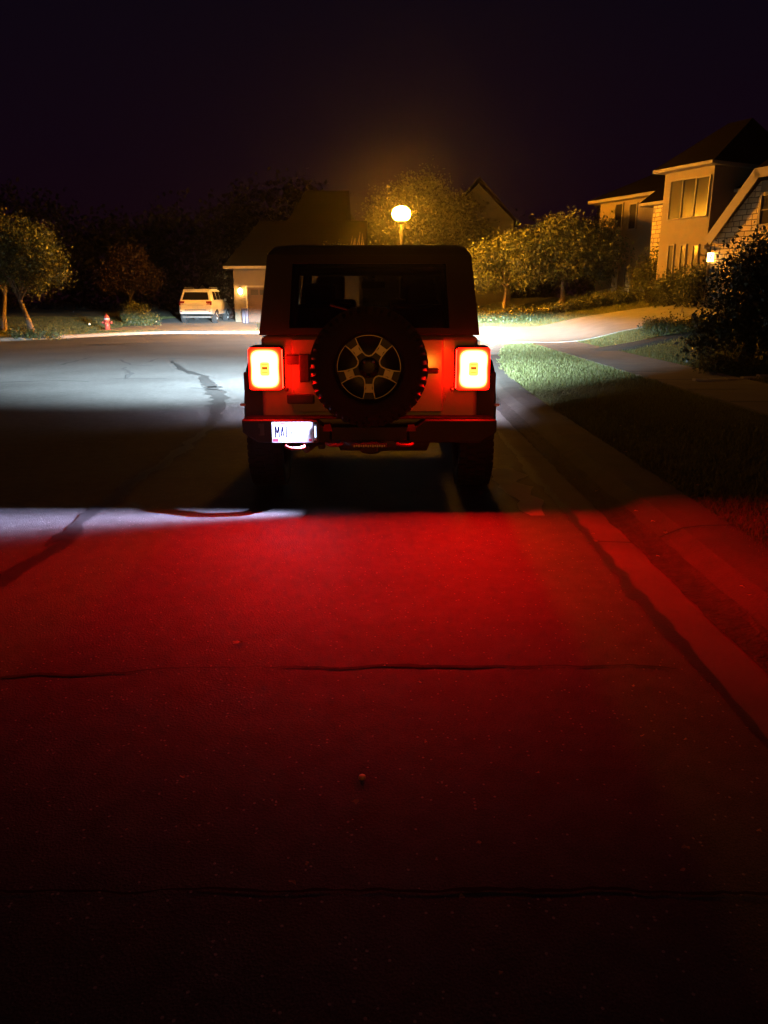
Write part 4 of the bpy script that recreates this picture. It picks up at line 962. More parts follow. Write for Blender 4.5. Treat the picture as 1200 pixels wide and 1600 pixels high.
# machined spoke faces: five window outlines plus waist patches
yf = -.075
def fr(r, a, y): return (r*math.cos(a), y, r*math.sin(a))
outl = MB(); 
for k in range(5):
    ac = math.pi/2+2*math.pi*k/5
    # window outline in polar: outer arc, shoulders, inner narrow end
    # half-angles at radii
    pts = []
    ro = .222
    for q in np.linspace(-.44, .44, 9): pts.append((ro, q))
    pts += [(.165,.47),(.115,.42),(.085,.28),(.075,0),(.085,-.28),(.115,-.42),(.165,-.47)]
    loopP = [Vector((r*math.cos(ac+q), r*math.sin(ac+q))) for r, q in pts]
    n_ = len(loopP); cen = Vector((.15*math.cos(ac), .15*math.sin(ac)))
    arc = set(range(0, 9))
    inn = []
    for i, pnt in enumerate(loopP):
        a_, b_ = loopP[i-1], loopP[(i+1) % n_]; t = (b_-a_).normalized(); nn = Vector((-t.y, t.x))
        if nn.dot(cen-pnt) < 0: nn = -nn
        wd = .004 if i in arc else .0085
        inn.append(pnt+nn*wd)
    for i in range(n_):
        j = (i+1) % n_
        if pts[i][0] < .1 and pts[j][0] < .1 and k != 0: pass
        A, B2, C2, D2 = loopP[i], loopP[j], inn[j], inn[i]
        yy = yf
        outl.hexa([(A.x,yy+.02,A.y),(B2.x,yy+.02,B2.y),(C2.x,yy+.02,C2.y),(D2.x,yy+.02,D2.y)], [(A.x,yy,A.y),(B2.x,yy,B2.y),(C2.x,yy,C2.y),(D2.x,yy,D2.y)])
    # waist patch on the spoke at ac+36deg
    as_ = ac+math.pi/5
    d = Vector((math.cos(as_), math.sin(as_))); n2 = Vector((-d.y, d.x))
    pl = [d*.112-n2*.026, d*.142-n2*.0185, d*.172-n2*.030, d*.172+n2*.030, d*.142+n2*.0185, d*.112+n2*.026]
    outl.add([(q.x, yf+.02, q.y) for q in pl]+[(q.x, yf-.0025, q.y) for q in pl], [tuple(range(6)), tuple(range(6,12))[::-1]]+[(i,(i+1)%6,6+(i+1)%6,6+i) for i in range(6)])
outl.build('spokes', M['rimface'], rim)
# dark spoke bodies behind the outlines
mb = MB()
for k in range(5):
    as_ = math.pi/2+2*math.pi*(k+.5)/5; d = Vector((math.cos(as_), math.sin(as_))); n2 = Vector((-d.y, d.x))
    pl = [d*.04-n2*.03, d*.10-n2*.04, d*.142-n2*.017, d*.222-n2*.055, d*.222+n2*.055, d*.142+n2*.017, d*.10+n2*.04, d*.04+n2*.03]
    mb.add([(q.x, -.03, q.y) for q in pl]+[(q.x, yf+.012, q.y) for q in pl], [tuple(range(8)), tuple(range(8,16))[::-1]]+[(i,(i+1)%8,8+(i+1)%8,8+i) for i in range(8)])
mb.build('spoke_body', M['rimdark'], rim, bevel=.003)
mb = MB(); mb.lathe([(.072,-.03),(.072,yf+.008),(.065,yf),(.035,yf-.004),(0,yf-.004)], axis='y', n=24); mb.build('hub_cap', M['rimdark'], rim)
for k in range(5):
    a = math.pi/2+2*math.pi*(k+.5)/5; mb = MB(); mb.lathe([(.012,0),(.012,-.02),(.007,-.026),(0,-.026)], (.052*math.cos(a),yf+.0,.052*math.sin(a)), 'y', 8); mb.build('lug_nut', M['chrome'] if k in (0,4) else M['rimdark'], rim)
# spare carrier
mb = MB(); mb.box(-.25,.25,.10,.16,.8,1.3); mb.build('spare_carrier', M['plastic'], J, bevel=.02)
# taillights
tail_lamps = []
def tail_mat():
    m = bpy.data.materials.new('tail_core'); m.use_nodes = True; n = m.node_tree.nodes; l = m.node_tree.links; n.clear()
    def k(op, a, b=None, clamp=False):
        q = n.new('ShaderNodeMath'); q.operation = op; q.use_clamp = clamp
        for i, v in enumerate((a, b)):
            if v is None: continue
            if isinstance(v, (int, float)): q.inputs[i].default_value = v
            else: l.new(v, q.inputs[i])
        return q.outputs[0]
    t = n.new('ShaderNodeTexCoord'); s = n.new('ShaderNodeSeparateXYZ'); l.new(t.outputs['Object'], s.inputs[0])
    z0 = k('SUBTRACT', s.outputs['Z'], 1.022); x0 = k('SUBTRACT', k('ABSOLUTE', s.outputs['X']), .74)
    wz = k('ADD', .0925, k('MULTIPLY', k('MULTIPLY', z0, z0), 1.1))
    dx = k('POWER', k('ABSOLUTE', k('DIVIDE', x0, wz)), 3.4); dz = k('POWER', k('ABSOLUTE', k('DIVIDE', z0, .128)), 3.4)
    d = k('POWER', k('ADD', dx, dz), 1/3.4)
    mr = n.new('ShaderNodeMapRange'); mr.interpolation_type = 'SMOOTHERSTEP'; mr.inputs['From Min'].default_value = 1.22; mr.inputs['From Max'].default_value = .90
    l.new(d, mr.inputs['Value'])
    r = n.new('ShaderNodeValToRGB'); r.color_ramp.elements[0].color = (.55, .0016, .0004, 1); r.color_ramp.elements[1].color = (1, .15, .055, 1)
    e1 = r.color_ramp.elements.new(.45); e1.color = (.65, .012, .0015, 1)
    e2 = r.color_ramp.elements.new(.72); e2.color = (.85, .06, .010, 1)
    l.new(mr.outputs[0], r.inputs[0])
    e = n.new('ShaderNodeEmission'); o = n.new('ShaderNodeOutputMaterial'); e.inputs[1].default_value = 20
    l.new(r.outputs[0], e.inputs[0]); l.new(e.outputs[0], o.inputs[0]); return m
mid = glow('tail_mid', (1,.17,.02), 9)
core = tail_mat()
for s in (-1, 1):
    hb = MB(); x0, x1 = sorted((s*.618, s*.862)); hb.box(x0, x1, .10, .30, .862, 1.178); H_ = hb.build('taillight', M['plastic'], J, bevel=.03, seg=4)
    ln = MB(); ln.box(x0+.004, x1-.004, .052, .0995, .872, 1.168); ln.build('lens', core, H_, bevel=.02, seg=4)
    sl_ = MB(); a, b = sorted((s*.6215, s*.6185)); sl_.box(a, b, .060, .098, .885, 1.155); sl_.build('side_glow_strip', glow('tail_side', (1,.003,.001), 95), H_)  # added glow strip, reddens the tailgate in place of lens bloom
    TL = lamp('taillight_beam', 'AREA', ((x0+x1)/2, .036, 1.02), J, (1,.0010,.0006), 68, shape='RECTANGLE', size=.17, size_y=.22)
    TL.rotation_euler = (R(-90), 0, 0); tail_lamps.append(TL)
    # glowing frame: rounded square ring, waisted
    cx_, cz_ = (x0+x1)/2, 1.022; W_, HH = .106, .136
    out = []; 
    for k in range(48):
        t = 2*math.pi*k/48; c_, s__ = math.cos(t), math.sin(t); e_ = .42
        ux = math.copysign(abs(c_)**e_, c_); uz = math.copysign(abs(s__)**e_, s__)
        wx = 1-.13*(1-abs(uz)**2)
        out.append((ux*W_*wx, uz*HH))
    inn = [(a*.34, b*.34) for a, b in out]
    rb = MB(); n = 48; y0_ = .0445
    vs = [(cx_+a, y0_, cz_+b) for a, b in out]+[(cx_+a, y0_, cz_+b) for a, b in inn]+[(cx_+a, .0515, cz_+b) for a, b in out]
    rb.add(vs, [(i,(i+1)%n,n+(i+1)%n,n+i) for i in range(n)]+[(i,2*n+i,2*n+(i+1)%n,(i+1)%n) for i in range(n)])
    rb.build('glowing_ring', core, H_)
    cb = MB(); cb.add([(cx_+a, .0475, cz_+b) for a, b in inn], [tuple(range(n))]); cb.build('reverse_lens', mid, H_)
    bb = MB()
    for zq, wq, hq in ((cz_+.030,.024,.0022),(cz_+.006,.019,.009),(cz_-.024,.02,.0018)): bb.box(cx_-wq, cx_+wq, .040, .0435, zq-hq, zq+hq)
    bb.build('lens_bars', glow('bar_dim', (1,.22,.02), .55), H_)
    # reflector knob at inner bottom edge
    kb = MB(); kb.lathe([(.014,0),(.014,-.012),(.006,-.016),(0,-.016)], (s*.598, .125, .868), 'y', 12); kb.build('bumper_stop', M['chrome'] if s > 0 else M['plastic'], J)
# fender flares
def flare(yc, s, rear):
    P = [(yc-.50,.63),(yc-.47,.80),(yc-.34,1.00),(yc-.22,1.045),(yc+.30,1.045),(yc+.50,.86),(yc+.56,.62)]
    mb = MB(); vs = []
    for (y, z) in P:
        cy, cz = yc, .45; d = Vector((y-cy, z-cz)).normalized()
        for (x_, o) in ((.785,.035),(.90,.03),(.945,-.005),(.958,-.06),(.935,-.065),(.90,-.03),(.785,-.03)):
            vs.append((s*x_, y+d.x*o, z+d.y*o))
    k = 7; n = len(P)
    mb.add(vs, [(i*k+j, i*k+(j+1)%k, (i+1)*k+(j+1)%k, (i+1)*k+j) for i in range(n-1) for j in range(k)]+[tuple(range(k)), tuple(range((n-1)*k, n*k))[::-1]])
    f = mb.build('fender_flare', M['plastic'], J, bevel=.008)
    return f
for s in (-1, 1):
    f = flare(.80, s, True); flare(3.75, s, False)
    mb = MB(); a, b = sorted((s*.925, s*.962)); mb.box(a,b,.235,.27,.735,.75); mb.build('side_marker', M['clearlens'], f)
# rear wheelhouse rear panel (mud guard) and inner arch
for s in (-1, 1):
    mb = MB(); a, b = sorted((s*.70, s*.935)); mb.box(a,b,.27,.31,.52,.98); mb.build('wheel_liner', M['plastic'], J, bevel=.01)
    mb = MB(); a, b = sorted((s*.78, s*.81)); mb.box(a,b,1.25,2.85,.50,.60); mb.build('rock_rail', M['plastic'], J, bevel=.01)
for (y, s) in ((.83,-1),(.83,1),(3.80,-1),(3.80,1)):
    wheel(J, s*.83, y, .405, .405, .262, s, .232)
# axles, frame, muffler, differential
mb = MB(); mb.tube([(-.75,.83,.405),(.75,.83,.405)], .045, 10); mb.lathe([(.02,-.16),(.12,-.10),(.15,0),(.12,.1),(.02,.14)], (.0,.80,.405), 'y', 16); mb.build('rear_axle', M['steel'], J)
mb = MB(); mb.tube([(-.75,3.80,.405),(.75,3.80,.405)], .045, 10); mb.build('front_axle', M['steel'], J)
mb = MB()
for s in (-1, 1): mb.box(s*.45-.04, s*.45+.04, .12, 4.3, .50, .60)
mb.build('chassis_rail', M['steel'], J)
mb = MB(); mb.lathe([(.02,-.36),(.085,-.33),(.09,0),(.085,.33),(.02,.36)], (.1,.36,.46), 'x', 16); mb.tube([(-.25,.36,.46),(-.42,.3,.45),(-.47,.12,.43)], .03, 8); mb.build('muffler', M['steel'], J)
for s in (-1, 1): mb = MB(); mb.tube([(s*.40,.66,.34),(s*.38,.58,.64)], .03, 8); mb.build('shock_absorber', M['steel'], J)
# rear bumper
mb = MB(); mb.box(-.905,-.30,.0,.17,.50,.675); mb.hexa([(-.905,.0,.50),(-.30,.0,.50),(-.30,.17,.50),(-.905,.17,.50)], [(-.905,.0,.675),(-.30,.0,.675),(-.30,.17,.675),(-.905,.17,.675)]) if False else None
mb = MB()
for s in (-1, 1):
    a, b = sorted((s*.28, s*.915))
    P = [(s*.28,.50),(s*.80,.50),(s*.915,.575),(s*.915,.668),(s*.40,.668),(s*.34,.62),(s*.28,.62)]
    if s < 0: P = P[::-1]
    mb.prism(P, lambda q, t: (q[0], t, q[1]), .0, .19)
mb.prism([(-.279,.505),(.279,.505),(.279,.615),(-.279,.615)], lambda q, t: (q[0], t, q[1]), .03, .17)
bump = mb.build('rear_bumper', M['plastic'], J, bevel=.014, seg=3)
mb = MB(); mb.box(-.88,.88,.02,.16,.669,.678); mb.build('step_pad', M['rubber'], bump, bevel=.003)
for s in (-1, 1):
    mb = MB(); mb.hexa([(s*.30-.034,-.006,.585),(s*.30+.034,-.006,.585),(s*.30+.034,.0,.585),(s*.30-.034,.0,.585)], [(s*.30-.022,-.006,.635),(s*.30+.022,-.006,.635),(s*.30+.022,.0,.635),(s*.30-.022,.0,.635)]); mb.build('bumper_reflector', M['reflector'], bump)
    mb = MB(); mb.tube([(s*.20,.05,.50),(s*.20,-.03,.497),(s*.235,-.065,.495),(s*.285,-.06,.495),(s*.31,-.02,.497),(s*.31,.05,.50)], .011, 8); mb.build('tow_hook', M['redhook'], bump)
    mb = MB(); mb.box(s*.80-.015,s*.80+.015,-.004,.0,.56,.61); mb.build('sensor', M['plastic'], bump, bevel=.003)
# fog of small vertical scuff on the left
mb = MB(); mb.box(-.795,-.755,-.003,.0,.555,.64); mb.build('bumper_scuff', M['steel'], bump)
# hitch receiver with textured step bar
mb = MB(); mb.box(-.06,.06,-.01,.3,.43,.505); mb.build('hitch_receiver', M['plastic'], J, bevel=.008)
mb = MB(); mb.box(-.125,.125,-.055,-.02,.475,.503); hb = mb.build('hitch_step', M['plastic'], J, bevel=.006)
mb = MB()
for k in range(14): x = -.112+k*.0165; mb.box(x, x+.011, -.061, -.055, .480+(k%2)*.004, .495+(k%3)*.001)
mb.build('raised_tread', M['chrome'], hb)
# licence plate bracket, plate, lettering
px0, px1 = -.700, -.362
mb = MB(); zc, hh = .582, .082
def rrect(x0, x1, z0, z1, r, n=5, only_right=True):
    P = [(x0,z0)]
    for k in range(n+1): t = -math.pi/2+math.pi/2*k/n; P.append((x1-r+r*math.cos(t), z0+r+r*math.sin(t)))
    for k in range(n+1): t = math.pi/2*k/n; P.append((x1-r+r*math.cos(t), z1-r+r*math.sin(t)))
    P.append((x0,z1)); return P
P = rrect(px0-.006, px1, zc-hh, zc+hh, .028)
mb.prism(P, lambda q, t: (q[0], t, q[1]), -.018, .0)
br = mb.build('plate_bracket', M['plastic'], J, bevel=.003)
mb = MB(); Pi = rrect(px0+.0, px1-.007, zc-hh+.007, zc+hh-.007, .022); n = len(P)
mb.add([(a,-.018,b) for a,b in P]+[(a,-.040,b) for a,b in P]+[(a,-.040,b) for a,b in Pi]+[(a,-.018,b) for a,b in Pi],
       [(i,(i+1)%n,n+(i+1)%n,n+i) for i in range(4,n-1)]+[(n+i,n+(i+1)%n,2*n+(i+1)%n,2*n+i) for i in range(4,n-1)]+[(2*n+i,2*n+(i+1)%n,3*n+(i+1)%n,3*n+i) for i in range(4,n-1)])
mb.build('bracket_rim', M['steel'], br)
pl0, pl1, pz0, pz1 = px0+.004, px0+.300, zc-.074, zc+.072
mb = MB(); mb.prism([(pl0,pz0),(pl1,pz0),(pl1,pz1),(pl0,pz1)], lambda q, t: (q[0], t, q[1]), -.023, -.0185); plate = mb.build('licence_plate', M['white'], J)
let = MB()
def stroke(x0, z0, x1, z1, w): 
    d = Vector((x1-x0, z1-z0)); L = d.length; d /= L; n_ = Vector((-d.y, d.x))*w/2
    q = [(x0+n_.x,z0+n_.y),(x0-n_.x,z0-n_.y),(x1-n_.x,z1-n_.y),(x1+n_.x,z1+n_.y)]
    let.hexa([(a,-.0228,b) for a,b in q], [(a,-.02312,b) for a,b in q])
bx, bz, lh = pl0+.026, pz0+.034, .082
w_ = .0066
stroke(bx,bz,bx,bz+lh,w_); stroke(bx+.026,bz,bx+.026,bz+lh,w_); stroke(bx+.0015,bz+lh,bx+.013,bz+.03,w_*.9); stroke(bx+.013,bz+.03,bx+.0245,bz+lh,w_*.9)
b2 = bx+.038; stroke(b2,bz,b2+.011,bz+lh,w_); stroke(b2+.023,bz,b2+.012,bz+lh,w_); stroke(b2+.004,bz+.02,b2+.019,bz+.02,w_)
b3 = bx+.078; stroke(b3,bz,b3,bz+lh,w_*1.1); stroke(b3,bz+.003,b3+.02,bz+.003,w_*1.1)
b4 = bx+.114; stroke(b4,bz,b4,bz+lh,w_*1.05); stroke(b4,bz+.003,b4+.018,bz+.003,w_*1.05)
let.build('lettering', M['navy'], plate)
st = MB(); st.box(pl0+.006, pl0+.045, -.02312, -.0228, pz0+.004, pz0+.027); st.box(pl1-.034, pl1-.012, -.02312, -.0228, pz0+.008, pz0+.026); st.box(pl0+.06, pl0+.10, -.02312, -.0228, pz1-.016, pz1-.006); st.build('sticker', M['platered'], plate)
# plate lamp on the right of the plate
mb = MB(); mb.box(pl1+.006, px1-.012, -.034, -.0185, zc-.06, zc+.055); lh_ = mb.build('plate_lamp', M['clearlens'], br, bevel=.004)
mb = MB(); mb.box(pl1+.010, px1-.018, -.0385, -.0345, zc-.035, zc+.045); mb.build('lamp_lens', glow('plate_led', (.55,.72,1), 3.5), lh_)
# tow loop under the plate
mb = MB()
pts = [(-.56+.075*math.cos(t), -.012+.03*math.sin(t)*0-.0, .463+.026*math.sin(t)) for t in np.linspace(0, 2*math.pi, 15)]
mb.tube([(-.60,.05,.50),(-.60,-.03,.478),(-.555,-.055,.468),(-.50,-.05,.47),(-.47,-.03,.478),(-.47,.05,.50)], .012, 8); mb.build('tow_loop', M['redhook'], bump)

def beam(light, build):
    """give a lamp its own beam pattern from the direction each ray leaves it"""
    d = light.data; d.use_nodes = True; n = d.node_tree.nodes; l = d.node_tree.links; n.clear()
    o = n.new('ShaderNodeOutputLight'); e = n.new('ShaderNodeEmission'); g = n.new('ShaderNodeNewGeometry'); s = n.new('ShaderNodeSeparateXYZ')
    l.new(g.outputs['Incoming'], s.inputs[0]); l.new(e.outputs[0], o.inputs[0]); l.new(build(n, l, s), e.inputs['Strength'])
def mth(n, l, op, a, b=None, c=None, clamp=False):
    m = n.new('ShaderNodeMath'); m.operation = op; m.use_clamp = clamp
    for i, v in enumerate((a, b, c)):
        if v is None: continue
        if isinstance(v, (int, float)): m.inputs[i].default_value = v
        else: l.new(v, m.inputs[i])
    return m.outputs[0]
def gauss(n, l, x, mu, sg):
    d = mth(n, l, 'DIVIDE', mth(n, l, 'SUBTRACT', x, mu), sg); return mth(n, l, 'EXPONENT', mth(n, l, 'MULTIPLY', mth(n, l, 'MULTIPLY', d, d), -1.0))
# the taillights already light the road by their emission
# plate lamp: a thin sheet of light down and to the left
PLL = lamp('plate_light', 'POINT', (pl1+.004, -.033, zc+.0), J, (.55,.58,1), 330.0, .004)
def plate_beam(n, l, s):
    gy = gauss(n, l, s.outputs['Y'], -.13, .12)
    lf = mth(n, l, 'SMOOTH_MAX', 0, 1) if False else mth(n, l, 'MULTIPLY_ADD', s.outputs['X'], -2.2, -.25, clamp=True)
    t = mth(n, l, 'DIVIDE', s.outputs['X'], mth(n, l, 'MINIMUM', s.outputs['Z'], -.02))
    far = mth(n, l, 'MINIMUM', mth(n, l, 'MULTIPLY_ADD', mth(n, l, 'MULTIPLY', t, t), .8, .8), 14)
    return mth(n, l, 'MULTIPLY', mth(n, l, 'MULTIPLY', gy, lf), far)
beam(PLL, plate_beam)
def tail_beam(n, l, s):
    Z = mth(n, l, 'MAXIMUM', mth(n, l, 'MULTIPLY', s.outputs['Z'], -1.0), .02)
    q = mth(n, l, 'DIVIDE', mth(n, l, 'ABSOLUTE', s.outputs['Y']), Z)
    t = mth(n, l, 'DIVIDE', s.outputs['X'], Z)
    a = mth(n, l, 'MULTIPLY', mth(n, l, 'SUBTRACT', 3.85, q), .5, clamp=True)
    nr = mth(n, l, 'MULTIPLY_ADD', gauss(n, l, q, 0, .9), .7, 1.0)
    sd = mth(n, l, 'MULTIPLY_ADD', mth(n, l, 'MULTIPLY', t, t), .4, 1.0)
    sd = mth(n, l, 'MINIMUM', sd, 4.5)
    return mth(n, l, 'ADD', mth(n, l, 'MULTIPLY', mth(n, l, 'MULTIPLY', mth(n, l, 'POWER', a, 1.3), nr), sd), .012)
for TL in tail_lamps: beam(TL, tail_beam)
# headlights: housings and dipped beams
for s in (-1, 1):
    mb = MB(); mb.lathe([(.095,0),(.10,.02),(.085,.035),(0,.04)], (s*.50,4.495,.90), 'y', 20); hl = mb.build('headlight', M['clearlens'], J)
    L1 = lamp('headlight_beam', 'POINT', (s*.50, 4.60, .90), J, (.66,.87,1), 58000, .06)
    def hb_(n, l, s_):
        X, Y, Z = s_.outputs['X'], s_.outputs['Y'], s_.outputs['Z']
        side = mth(n, l, 'MINIMUM', mth(n, l, 'MULTIPLY', mth(n, l, 'SUBTRACT', .72, X), 2.1, clamp=True), 1.0)
        lf = mth(n, l, 'MULTIPLY_ADD', mth(n, l, 'MULTIPLY', X, -1.0, clamp=True), 3.6, 1.3)
        side = mth(n, l, 'MULTIPLY', side, lf)
        hot = mth(n, l, 'MULTIPLY', gauss(n, l, X, .03, .27), mth(n, l, 'MULTIPLY', gauss(n, l, Z, -.030, .024), 11.0))
        wide = mth(n, l, 'MULTIPLY', mth(n, l, 'MULTIPLY', mth(n, l, 'POWER', mth(n, l, 'MULTIPLY', Z, -11.0, clamp=True), 2.0), .55), gauss(n, l, Z, -.05, .17))
        cut = mth(n, l, 'MULTIPLY_ADD', Z, -90.0, .15, clamp=True)
        fwd = mth(n, l, 'POWER', mth(n, l, 'MULTIPLY_ADD', Y, 1.15, -.09, clamp=True), 2.1)
        spill = .00008
        return mth(n, l, 'ADD', mth(n, l, 'MULTIPLY', mth(n, l, 'MULTIPLY', mth(n, l, 'MULTIPLY', mth(n, l, 'ADD', hot, wide), side), cut), fwd), mth(n, l, 'MULTIPLY', fwd, spill))
    beam(L1, hb_)
    mb = MB(); mb.box(*sorted((s*.86, s*.94)), 4.28, 4.36, .90, .95); dr_ = mb.build('added_fender_light', M['clearlens'], J, bevel=.01)
    L2 = lamp('fender_fill', 'POINT', (s*.985, 4.34, .92), J, (.72,.74,1), 900 if s < 0 else 1500, .05)  # added fender light, softens the near edge of the headlight pool
    def db_(n, l, s_):
        a = mth(n, l, 'POWER', mth(n, l, 'MULTIPLY_ADD', s_.outputs['Y'], .7, .42, clamp=True), 2.0)
        zz = mth(n, l, 'MULTIPLY', s_.outputs['Z'], -2.2, clamp=True)
        sd = mth(n, l, 'MULTIPLY', mth(n, l, 'SUBTRACT', .80, s_.outputs['X']), 2.0, clamp=True)
        return mth(n, l, 'MULTIPLY', mth(n, l, 'MULTIPLY', a, zz), sd)
    beam(L2, db_)
mb = MB(); mb.box(-.80,.80,4.50,4.66,.48,.62); mb.build('front_bumper', M['plastic'], J, bevel=.03)

# ------------------------------------------------------------------ parked white car
p = at(307, 508, 44.0)
K = thing('parked_car', 'white estate-style four wheel drive parked on the driveway by the lit garage', 'car', (p.x, 44.0, H(p.x,45)+.02), R(-1))
S = 1.0
# lofted body: sections along y (0 rear .. 4.95 front): (y, halfwidth low, z0, halfwidth belt, zbelt)
def loft(secs, name, m, parent, bevel=0):
    mb = MB(); k = len(secs[0]); vs = [q for s_ in secs for q in s_]; n = len(secs)
    mb.add(vs, [(i*k+j, i*k+(j+1)%k, (i+1)*k+(j+1)%k, (i+1)*k+j) for i in range(n-1) for j in range(k)]+[tuple(range(k))[::-1], tuple(range((n-1)*k, n*k))], True)
    return mb.build(name, m, parent, bevel=bevel)
def sec(y, w0, z0, w1, z1, w2, z2): return [(-w0,y,z0),(-w1,y,z1),(-w2,y,z2),(w2,y,z2),(w1,y,z1),(w0,y,z0)]
body = loft([sec(0,.80,.55,.86,.70,.84,1.12), sec(.10,.88,.50,.95,.70,.90,1.20), sec(.9,.90,.46,.975,.75,.93,1.22), sec(3.3,.90,.46,.975,.75,.93,1.20), sec(4.3,.88,.48,.95,.78,.86,1.10), sec(4.85,.80,.42,.86,.75,.76,.95), sec(4.95,.72,.46,.78,.72,.68,.85)], 'body', M['wpaint'], K, bevel=.03)
cab = loft([[(-.88,.10,1.20),(-.72,.42,1.78),(.72,.42,1.78),(.88,.10,1.20)], [(-.93,.9,1.22),(-.76,.9,1.87),(.76,.9,1.87),(.93,.9,1.22)], [(-.93,2.3,1.22),(-.75,2.2,1.88),(.75,2.2,1.88),(.93,2.3,1.22)], [(-.90,3.75,1.18),(-.70,2.95,1.80),(.70,2.95,1.80),(.90,3.75,1.18)]], 'cabin', M['wpaint'], K, bevel=.03)
# rear glass on the sloping plane y=.10..42, z 1.2..1.78
def rp(x, z, o=-.012): t = (z-1.2)/.58; return (x, .10+.32*t+o, z)
mb = MB(); mb.add([rp(-.74,1.27),rp(.74,1.27),rp(.64,1.68),rp(-.64,1.68)], [(0,1,2,3)]); mb.build('rear_window', M['darkglass'], K)
mb = MB(); mb.box(-.68,.68,.30,.46,1.79,1.83); mb.build('spoiler', M['wpaint'], K, bevel=.01)
for s in (-1, 1):
    for (ya, yb) in ((.55,1.30),(1.38,2.15),(2.22,3.0)):
        q = lambda y, z: (s*((.93-.17*(z-1.22)/.65)+.006), y, z)
        mb = MB(); mb.add([q(ya,1.27),q(yb+(.35 if ya > 2 else 0),1.27),q(yb-(.1 if ya > 2 else 0),1.72),q(ya+(.15 if ya < 1 else 0),1.72)], [(0,1,2,3)]); mb.build('side_window', M['darkglass'], K)
    a, b = sorted((s*.60, s*.90)); mb = MB(); mb.box(a,b,.0,.16,.98,1.20); mb.build('taillight', M['redlens'], K, bevel=.02)
    a, b = sorted((s*.74, s*.84)); mb = MB(); mb.box(a,b,-.075,-.06,.62,.66); mb.build('reflector', M['redlens'], K)
    mb = MB(); mb.tube([(s*.68,.6,1.90),(s*.68,.7,1.945),(s*.68,2.5,1.945),(s*.68,2.6,1.90)], .02, 6); mb.build('roof_rail', M['chrome'], K)
    a, b = sorted((s*.95, s*1.08)); mb = MB(); mb.box(a,b,3.0,3.12,1.20,1.34); mb.build('side_mirror', M['wpaint'], K, bevel=.02)
    for yy in (.95, 3.80): wheel(K, s*.86, yy, .39, .39, .27, s, .25, spokes=6)
    for (yy) in (1.35, 2.25): mb = MB(); a, b = sorted((s*.972, s*.99)); mb.box(a,b,yy+.02,yy+.2,1.02,1.05); mb.build('handle', M['chrome'], K)
mb = MB(); mb.hexa([(-.86,-.02,.52),(.86,-.02,.52),(.90,.2,.50),(-.90,.2,.50)], [(-.90,-.06,.70),(.90,-.06,.70),(.94,.2,.72),(-.94,.2,.72)]); mb.build('bumper', M['wpaint'], K, bevel=.03)
mb = MB(); mb.box(-.60,.60,-.005,.02,.72,.75); mb.build('bumper_seam', M['plastic'], K)
mb = MB(); mb.box(-.45,.45,-.03,.01,.96,1.0); mb.build('tailgate_trim', M['chrome'], K, bevel=.005)
mb = MB(); mb.box(-.16,.16,-.02,-.008,.82,.94); mb.build('licence_plate', M['white'], K)
mb = MB(); mb.lathe([(.045,0),(.045,-.015),(0,-.018)], (0,.06,1.10), 'y', 12); mb.build('badge', M['chrome'], K)
mb = MB(); mb.box(-.80,.80,.2,4.7,.30,.40); mb.build('underbody', M['steel'], K)
mb = MB(); mb.tube([(-.5,.0,.36),(-.5,.5,.38)], .035, 8); mb.build('exhaust', M['steel'], K)

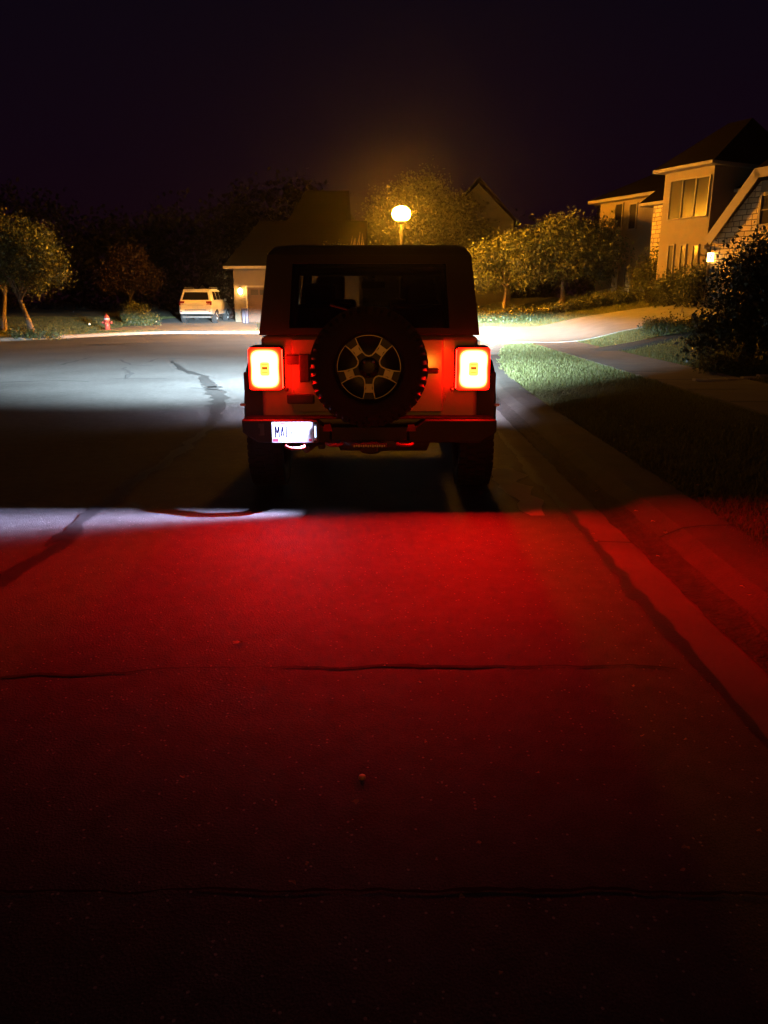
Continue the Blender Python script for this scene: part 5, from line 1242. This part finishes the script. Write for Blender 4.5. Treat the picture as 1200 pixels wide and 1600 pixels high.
# ------------------------------------------------------------------ bits lying on the road
leafs = [(373,1006,.022,0),(285,1216,.012,0),(554,1257,.014,0),(656,1068,.009,0),(989,1074,.009,0),(1003,1152,.008,0),(1070,1157,.007,0),(840,1210,.008,0),(291,1251,.006,0),(198,1298,.006,0),(748,1320,.009,0),(1184,1301,.01,0),(1071,1328,.01,0),(458,1382,.011,0),(721,1405,.011,0),(858,1409,.008,0),(480,1352,.007,0),(600,1042,.008,0),(176,1055,.007,0),(1066,1362,.008,0),(948,1408,.006,0),(665,1162,.006,0),(782,1523,.006,0),(110,1268,.005,0)]
for (px, py, r_, _) in leafs:
    g = gp(px, py); lf = MB(); a0 = random.uniform(0, 6.28); vs = [(0,0,.007)]; n = 7
    for k in range(n): a = a0+2*math.pi*k/n; rr_ = r_*random.uniform(.45,1.15)*(1 if k % 3 else 1.3); vs.append((rr_*math.cos(a), rr_*math.sin(a)*.7, .004+random.uniform(0, r_*.9)))
    lf.add(vs, [(0,k+1,(k+1)%n+1) for k in range(n)])
    o = lf.build('fallen_leaf', MATS.get('dry_leaf') or mat('dry_leaf', (.38,.24,.12), .6, var=.3, scale=60), loc=(g.x, g.y, 0)); tag(o, 'tiny pale dry leaf lying on the dark asphalt', 'leaf', 'dry leaves scattered on the road')
for (x, y) in [(1.72,5.05),(1.75,4.8),(1.74,4.55),(1.80,3.62),(1.78,3.5),(2.35,5.6),(1.62,4.3),(2.2,6.9),(1.6,6.3),(1.68,5.9),(2.6,8.4),(3.1,8.2),(1.33,4.6),(1.35,4.75)]:
    lf = MB(); vs = [(0,0,.012)]; n = 6; a0 = random.uniform(0,6)
    for k in range(n): a = a0+2*math.pi*k/n; rr_ = random.uniform(.008,.02); vs.append((rr_*math.cos(a), rr_*math.sin(a)*.6, random.uniform(.002,.015)))
    lf.add(vs, [(0,k+1,(k+1)%n+1) for k in range(n)])
    z = .03 if x < 1.7 else .10 if x < 2.2 else .15
    o = lf.build('fallen_leaf', MATS['dry_leaf'], loc=(x, y, z)); tag(o, 'tiny curled leaf caught along the kerb and verge', 'leaf', 'dry leaves along the kerb')
g = gp(566, 1218); cp = MB(); cp.lathe([(.010,.0),(.0125,.002),(.011,.009),(.009,.011),(0,.0115)], n=14)
o = cp.build('bottle_cap', mat('brass_cap', (.75,.55,.2), .3, metal=.8), loc=(g.x, g.y, .004)); tag(o, 'single shiny yellowish cap lying in the middle of the road', 'bottle cap')

# ------------------------------------------------------------------ added haze, scatters a halo for lens bloom round the lamps
mb = MB(); mb.box(-160, 160, -35, 230, -1.2, 16)
hz = bpy.data.materials.new('haze'); hz.use_nodes = True; n = hz.node_tree.nodes; n.clear()
o_ = n.new('ShaderNodeOutputMaterial'); pv = n.new('ShaderNodeVolumePrincipled')
pv.inputs['Color'].default_value = (.95,.95,.95,1); pv.inputs['Density'].default_value = .0006; pv.inputs['Anisotropy'].default_value = .945
hz.node_tree.links.new(pv.outputs[0], o_.inputs['Volume'])
hb = mb.build('haze', hz); tag(hb, 'thin added haze volume giving the lamps a bloom-like glow', 'haze', kind='stuff')
